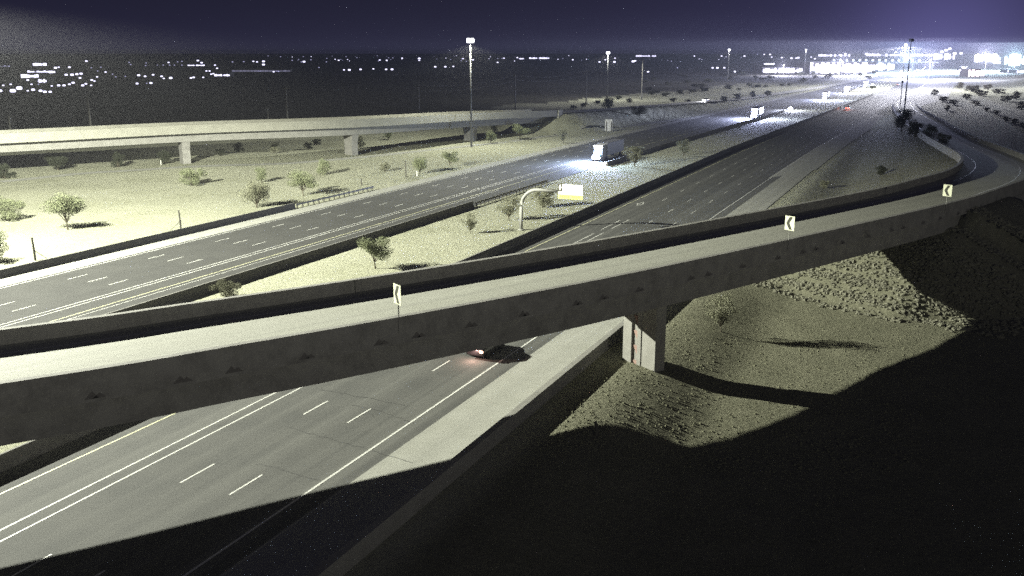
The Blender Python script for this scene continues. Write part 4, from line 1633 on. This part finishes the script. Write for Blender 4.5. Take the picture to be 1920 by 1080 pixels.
i = int(np.argmin((fly[:, 0] - q.x) ** 2 + (fly[:, 1] - q.y) ** 2))
sr = dup(first, (fly[i, 0], fly[i, 1], fly[i, 2] + 0.01), math.atan2(fly_t[i, 1], fly_t[i, 0]) + math.pi, 'lone car with a bright headlight on the side road')
beam(sr, HEADLIGHT_W * 1.1, (.9, .9, 1.0), (2.6, 0, .8), 6, 90)

# ------------------------------------------------------------------ the town at the horizon
M_wall = mat('stucco_wall', (0.07, 0.066, 0.062), 0.9)
M_roof = mat('flat_roof', (0.12, 0.12, 0.12), 0.9)
M_lit = {}


def lit_mat(name, col, s):
    if name not in M_lit:
        M_lit[name] = mat('lit_' + name, (0.8, 0.8, 0.85), 0.4, emit=(col, s))
    return M_lit[name]


lit_mat('white', (0.76, 0.74, 1.0), 2.2)
lit_mat('soft', (0.64, 0.62, 1.0), 0.6)
lit_mat('dim', (0.6, 0.58, 0.85), 0.16)
lit_mat('bright', (0.80, 0.78, 1.0), 4)
lit_mat('cyan', (0.55, 0.92, 1.0), 4)
lit_mat('pink', (1.0, 0.72, 0.80), 3)


def street_light(label, x, y, size, lit='white', group=None, hpole=9.0, dist=None):
    """lamp whose head is seen at (x, y): head height hpole, so the foot lies on the ground below it"""
    if dist is None and y < 108.5:
        dist = 2400.0 + (108.5 - y) * 60
    if dist is None:
        p = P(x, y, hpole)
    else:
        p = PD(x, y, dist)
    d = math.hypot(p.x, p.y)
    r = size * 0.78 * d / F / 2
    root = thing('street_light', label, 'street light', (p.x, p.y, 0), 0, group)
    bm = bmesh.new()
    tube(bm, [(0, 0, -1), (0, 0, p.z)], 0.1, 6)
    obj('pole', bm, M_wood, root)
    bm = bmesh.new()
    # four luminaires around the pole, widened to stand in for lamp bloom
    for k in range(4):
        a = k * math.pi / 2 + 0.5
        lathe(bm, [(r * 0.2, r * 0.55), (r * 0.55, r * 0.15), (r * 0.55, -r * 0.35), (r * 0.2, -r * 0.6)], 8, (math.cos(a) * r * 0.5, math.sin(a) * r * 0.5, p.z))
    obj('lamp_head', bm, M_lit[lit], root)
    return root


def lit_building(label, x0, x1, ytop, ybot, lit='white', n=6, depth=30.0, group=None, dist=None, frac=0.7, name='lit_building', cat='building'):
    """building whose front is seen between x0..x1, roof at ytop and foot at ybot"""
    yb = max(ybot, 102.0)
    p0 = P(x0, yb) if dist is None else PD(x0, ybot, dist)
    p1 = P(x1, yb) if dist is None else PD(x1, ybot, dist)
    zb = p0.z
    d = (p0 + p1).length / 2
    h = max(3.0, (ybot - ytop) * d / F)
    w = (p1 - p0).length
    ang = math.atan2(p1.y - p0.y, p1.x - p0.x)
    root = thing(name, label, cat, ((p0.x + p1.x) / 2, (p0.y + p1.y) / 2, zb), ang, group)
    bm = bmesh.new()
    box(bm, (-w / 2, 0, -2 - zb), (w / 2, depth, h))
    obj('wall', bm, M_wall, root)
    bm = bmesh.new()
    box(bm, (-w / 2 - 0.6, -0.6, h + 0.01), (w / 2 + 0.6, depth + 0.6, h + 0.6))
    obj('roof', bm, M_roof, root)
    n = n * 2
    ww = w / n
    rr = random.Random(int(x0 * 7 + ytop * 13))
    mes = []
    for v_ in range(4):
        bm = bmesh.new()
        top = h * (1 - (1 - frac) * 0.6) * (1.0, 0.78, 0.9, 0.6)[v_]
        box(bm, (-ww * 0.46, -0.4, h * (1 - frac) * 0.4 + h * (0.0, 0.12, 0.04, 0.2)[v_]), (ww * 0.46, -0.02, top))
        bevel(bm, min(0.12 * ww, 0.2 * h, 1.2))
        me_ = bpy.data.meshes.new('window')
        bm.to_mesh(me_)
        bm.free()
        me_.materials.append(M_lit[lit] if v_ != 3 else M_lit['soft'])
        mes.append(me_)
    for k in range(n):
        wo_ = link('window', mes[rr.choice((0, 0, 1, 1, 2, 2, 3))], None, root)
        wo_.location = (-w / 2 + ww * (k + 0.5), 0, 0)
    return root


GL = 'street lights of the neighbourhood at the left'
LL = 'small white street light in the far neighbourhood at the upper left'
left_lights = [(0, 170, 8), (24, 170, 11), (36, 165, 11), (52, 170, 4), (62, 168, 7), (76, 170, 7), (84, 172, 7), (94, 172, 6), (110, 160, 6), (120, 160, 6), (130, 158, 5), (137, 155, 6),
               (155, 160, 6), (161, 157, 5), (172, 150, 5), (150, 146, 5), (152, 138, 6), (144, 139, 6), (135, 140, 7), (124, 140, 6), (104, 127, 6), (110, 126, 4), (130, 126, 5),
               (162, 114.5, 5), (171, 127, 3), (183, 133, 3), (189, 126, 3), (198, 135, 4), (211, 139, 3), (217, 144, 3), (235, 143, 3), (59, 158, 4), (72, 158, 3), (97, 161, 4), (52, 150, 5), (20, 158, 4), (6, 160, 4),
               (182, 144, 4), (177, 152, 4), (171, 160, 4), (17, 124, 3), (9, 123, 2.5),
               (260, 141, 6), (257, 156.5, 5.5), (272, 143, 5), (287, 140, 5), (283, 155.5, 6), (275, 156, 3), (303, 143, 5), (307, 147, 4), (320, 146, 7), (358, 146, 5), (363, 145, 5), (381, 145, 4), (387, 133, 4), (393, 133, 4),
               (396, 139, 4), (400, 138, 4), (403, 122, 4), (407, 128, 4), (274, 118, 3), (273, 123, 3), (316, 117, 4), (318, 122, 3), (333, 116, 3), (341, 115, 3), (341, 122, 3), (327, 122, 3), (306, 122, 3), (295, 122, 2.5),
               (371, 113.5, 5), (378, 117.5, 5), (436, 116, 3.5), (457, 115.5, 3.5), (475, 115, 4), (482, 116, 4), (494, 115, 6), (494, 121, 6), (513, 134.5, 4), (522, 134, 3), (598, 126.5, 3), (245, 121, 3), (242, 117, 3)]
for (x, y, s) in left_lights:
    street_light(LL, x, y, s, 'white' if s > 3.6 else 'soft', GL)
def halo(p, watts, col):  # lamp added to make a halo in the far glare
    ld = bpy.data.lights.new('halo_lamp', 'POINT')
    ld.energy = watts
    ld.color = col
    ld.shadow_soft_size = 1.5
    o = bpy.data.objects.new('halo_lamp', ld)
    COL.objects.link(o)
    o.location = p


GB = 'brightly lit low buildings of the neighbourhood at the left'
lit_building('bright lit building, topmost of the three at the upper left', 62, 88, 118, 124, 'white', 4, 20, GB)
lit_building('long bright lit shopfront, upper of the stacked pair at the upper left', 52, 104, 132, 138, 'white', 6, 20, GB)
lit_building('long bright lit shopfront, lower of the stacked pair at the upper left', 40, 73, 139, 147, 'white', 4, 20, GB)
lit_building('slanted bright lit frontage below the stacked shopfronts', 70, 88, 148, 156, 'white', 3, 14, GB)
lit_building('thin lit building line above the middle of the dark desert', 352, 384, 121, 124, 'white', 5, 15, GB)
lit_building('long thin lit frontage at the edge of the dark desert', 402, 431, 138, 144, 'white', 5, 15, GB)
lit_building('faint pale wall along the edge of the dark desert', 435, 545, 132.5, 135, 'dim', 8, 10, GB)
lit_building('faint pale wall at the far left of the town', 0, 18, 123, 126, 'dim', 4, 10, GB)
rs = random.Random(21)
GH = 'distant town lights along the horizon'
for (x, y, s) in ((548, 113, 3), (570, 115.5, 6), (565, 116, 3), (583, 112, 3), (612, 116, 3), (635, 113, 4), (655, 131, 6), (645, 131, 4), (676, 130, 5), (700, 129, 4), (712, 112.5, 4), (725, 113, 4), (724, 130, 5), (735, 130, 6),
                  (754, 109, 4), (786, 109.5, 6), (786, 113, 4), (816, 125, 5), (835, 125, 5), (850, 124.5, 4), (868, 110, 4), (887, 112, 4.5), (933, 117, 4), (945, 109, 4), (970, 108, 4), (1074, 112, 4),
                  (1124, 116, 5), (1135, 112, 4), (1152, 116, 6), (1153, 109, 4), (1187, 115, 7), (1191, 114, 5), (1215, 134.5, 5), (1270, 127, 3), (1302, 105, 4), (1316, 111.5, 3), (1353, 105, 4.5), (1396, 105, 5), (1420, 102, 3), (1433, 102, 4), (1444, 102, 5), (1447, 107, 4),
                  (1466, 108, 5), (1484, 109, 6), (1493, 109, 5), (1497, 108, 6), (1521, 107, 4), (1528, 110, 5), (1336, 127, 5), (1345, 127, 6), (1358, 127, 5), (1378, 134, 5)):
    street_light('single white town light on or just below the horizon', x, y, s, 'white' if s >= 4 else 'soft', GH, 9 if y > 107 else 24)
for k in range(64):
    x = rs.uniform(500, 1420)
    street_light('faint tiny town light on the horizon', x, rs.uniform(104, 115), rs.uniform(1.6, 2.8), rs.choice(['soft', 'soft', 'dim', 'white']), 'faint town lights along the horizon', 9)
GBH = 'lit buildings along the horizon'
lit_building('thin bright lit building on the horizon left of the second lamp mast', 972, 984, 108.5, 111.5, 'white', 3, 30, GBH)
lit_building('long thin bright building on the horizon left of the second lamp mast', 992, 1030, 107, 111, 'white', 5, 30, GBH)
lit_building('long bright flat building on the horizon right of the second lamp mast', 1192, 1230, 103.5, 106.5, 'white', 5, 40, GBH, None, 0.9)
# logistics hall with a long lit front and smaller halls around the far road
G4 = 'glaring lit halls around the far end of the motorway'
lit_building('long low strip of glaring lit hall, left end', 1430, 1506, 128, 137, 'white', 9, 50, G4, None, 0.95)
lit_building('tall glaring lit hall, the biggest white block left of the road', 1518, 1640, 119, 138, 'white', 12, 60, G4, None, 0.98)
lit_building('bright lit hall just left of the road in the glare', 1642, 1676, 118, 133, 'white', 4, 40, G4, None, 0.95)
lit_building('small bright lit roof edge above the left end of the long hall', 1432, 1452, 118, 122, 'white', 3, 30, G4)
lit_building('horizon building with lit top left of the far overpass', 1534, 1594, 102, 106, 'white', 8, 60, G4, 2600, 0.9)
lit_building('long lit building on the horizon behind the far overpass', 1624, 1750, 101, 105.5, 'white', 14, 60, G4, 2600, 0.9)
lit_building('bright lit building at the horizon right of the road glare', 1750, 1790, 101, 112, 'white', 5, 60, G4, 2300, 0.9)
lit_building('glaring lit block right of the road', 1826, 1876, 103, 117, 'white', 6, 60, G4, 1900, 0.98)
lit_building('pink lit lower front right of the glaring block', 1862, 1876, 115, 119, 'pink', 3, 20, G4, 1700, 0.98)
lit_building('glaring cyan-white lit block at the right edge', 1882, 1934, 104, 124, 'cyan', 6, 60, G4, 1800, 0.98)
lit_building('small lit front low at the right edge', 1889, 1900, 131, 136, 'white', 2, 20, G4, None, 0.9)
lit_building('second small lit front low at the right edge', 1906, 1918, 132, 137, 'white', 2, 20, G4, None, 0.9)
lit_building('pink-white lit shop front on the hillside road', 1815, 1838, 132, 144, 'pink', 4, 20, G4, None, 0.95)
lit_building('small white lit front left of the pink shop front', 1803, 1812, 127, 133, 'white', 2, 15, G4, None, 0.9)
for (x, y, s, l_, d) in ((1766, 97, 8, 'white', 2000), (1774, 94, 8, 'white', 2000), (1781, 91, 7, 'white', 2000), (1790, 100, 8, 'white', 1900), (1802, 100, 7, 'white', 1900), (1680, 98, 5, 'white', 2400), (1690, 100, 5, 'white', 2400),
                      (1625, 101, 8, 'white', 2400), (1636, 102, 6, 'white', 2400), (1646, 102, 6, 'white', 2400), (1842, 140, 8, 'pink', 860), (1868, 102, 5, 'white', 1800), (1800, 132, 5, 'white', 1000), (1905, 102, 6, 'cyan', 1700), (1585, 101, 6, 'white', 2400), (1574, 103, 4, 'white', 2400)):
    street_light('glaring lamp near the far end of the motorway', x, y, s, l_, 'glaring lamps around the far end of the motorway', dist=d)
# far overpass with its row of lamps
q0, q1 = PD(1560, 116, 1500), PD(1760, 116, 1500)
ov = thing('overpass', 'far overpass crossing the motorway with a row of round lamps under the horizon', 'bridge', (q0 + q1) / 2, math.atan2(q1.y - q0.y, q1.x - q0.x))
w = (q1 - q0).length
bm = bmesh.new()
box(bm, (-w / 2, -6, -1.4), (w / 2, 6, 0.4))
obj('deck', bm, M_conc, ov)
for x in np.linspace(-w / 2 + 8, w / 2 - 8, 6):
    bm = bmesh.new()
    box(bm, (x - 1, -4, -20), (x + 1, 4, -1.41))
    obj('pier', bm, M_conc, ov)
me = None
for x in np.linspace(-w / 2 + 3, w * 0.32, 14):
    if me is None:
        bm = bmesh.new()
        bmesh.ops.create_uvsphere(bm, u_segments=8, v_segments=6, radius=1.7)
        lo = obj('lamp', bm, lit_mat('lampcyan', (0.7, 0.85, 1.0), 1.6), ov)
        me = lo.data
    else:
        lo = link('lamp', me, None, ov)
    lo.location = (x, -6.5, 2.2)
# far glare on the motorway: a pack of oncoming cars with high beams
rs = random.Random(9)
for k in range(16):
    x = rs.uniform(1668, 1760)
    y = 140 - (x - 1668) * 0.17 + rs.uniform(-3, 3)
    p = P(x, max(y, 116))
    c = dup(first, p, TH + math.pi, 'car in the far pack of oncoming headlights', 'far pack of oncoming cars', 2.0 if False else None)
    for ch in c.children:
        if ch.name.startswith('headlight') and ch.type == 'MESH':
            pass
for (x, y, d_, wt, col) in ((1580, 116, 1150, 1.1e6, (.75, .75, 1)), (1705, 108, 1300, 2.6e6, (.5, .68, 1)), (1745, 112, 1000, 1.3e6, (.66, .66, 1)), (1850, 104, 1500, 2.6e6, (.75, .75, 1)), (1905, 106, 1500, 2.6e6, (.6, .85, 1)),
                           (1470, 122, 1120, 4e5, (.75, .75, 1))):
    q = PD(x, y, d_)
    sl = street_light('added flood lamp in the glare at the far end of the motorway', x, y, 4, 'bright', 'flood lamps at the far end of the motorway', dist=d_)
    halo(q + Vector((-3, -4, 0)), wt, col)
number_group('shrubs on the hillside at the right', 'dark shrub on the pale hillside at the right, %s from the left')
number_group('shrubs on the pale rise', 'small shrub on the pale rise around the bright pole, %s from the left')
number_group('glaring lamps around the far end of the motorway', 'glaring lamp near the far end of the motorway, %s from the left')
number_group('flood lamps at the far end of the motorway', 'added flood lamp in the glare at the far end, %s from the left')
# ------------------------------------------------------------------ haze volume added for lamp glow and lifted blacks
bm = bmesh.new()
box(bm, (-6000, -400, -5), (7000, 9000, 38))
hz_ = obj('haze', bm)
mh = bpy.data.materials.new('added_haze')
mh.use_nodes = True
mh.cycles.volume_sampling = 'EQUIANGULAR'
t = mh.node_tree
t.nodes.clear()
ho = t.nodes.new('ShaderNodeOutputMaterial')
pv = t.nodes.new('ShaderNodeVolumePrincipled')
pv.inputs['Color'].default_value = (0.9, 0.9, 0.95, 1)
pv.inputs['Density'].default_value = HAZE
pv.inputs['Anisotropy'].default_value = 0.35
t.links.new(pv.outputs[0], ho.inputs['Volume'])
hz_.data.materials.append(mh)
tag(hz_, kind='stuff')
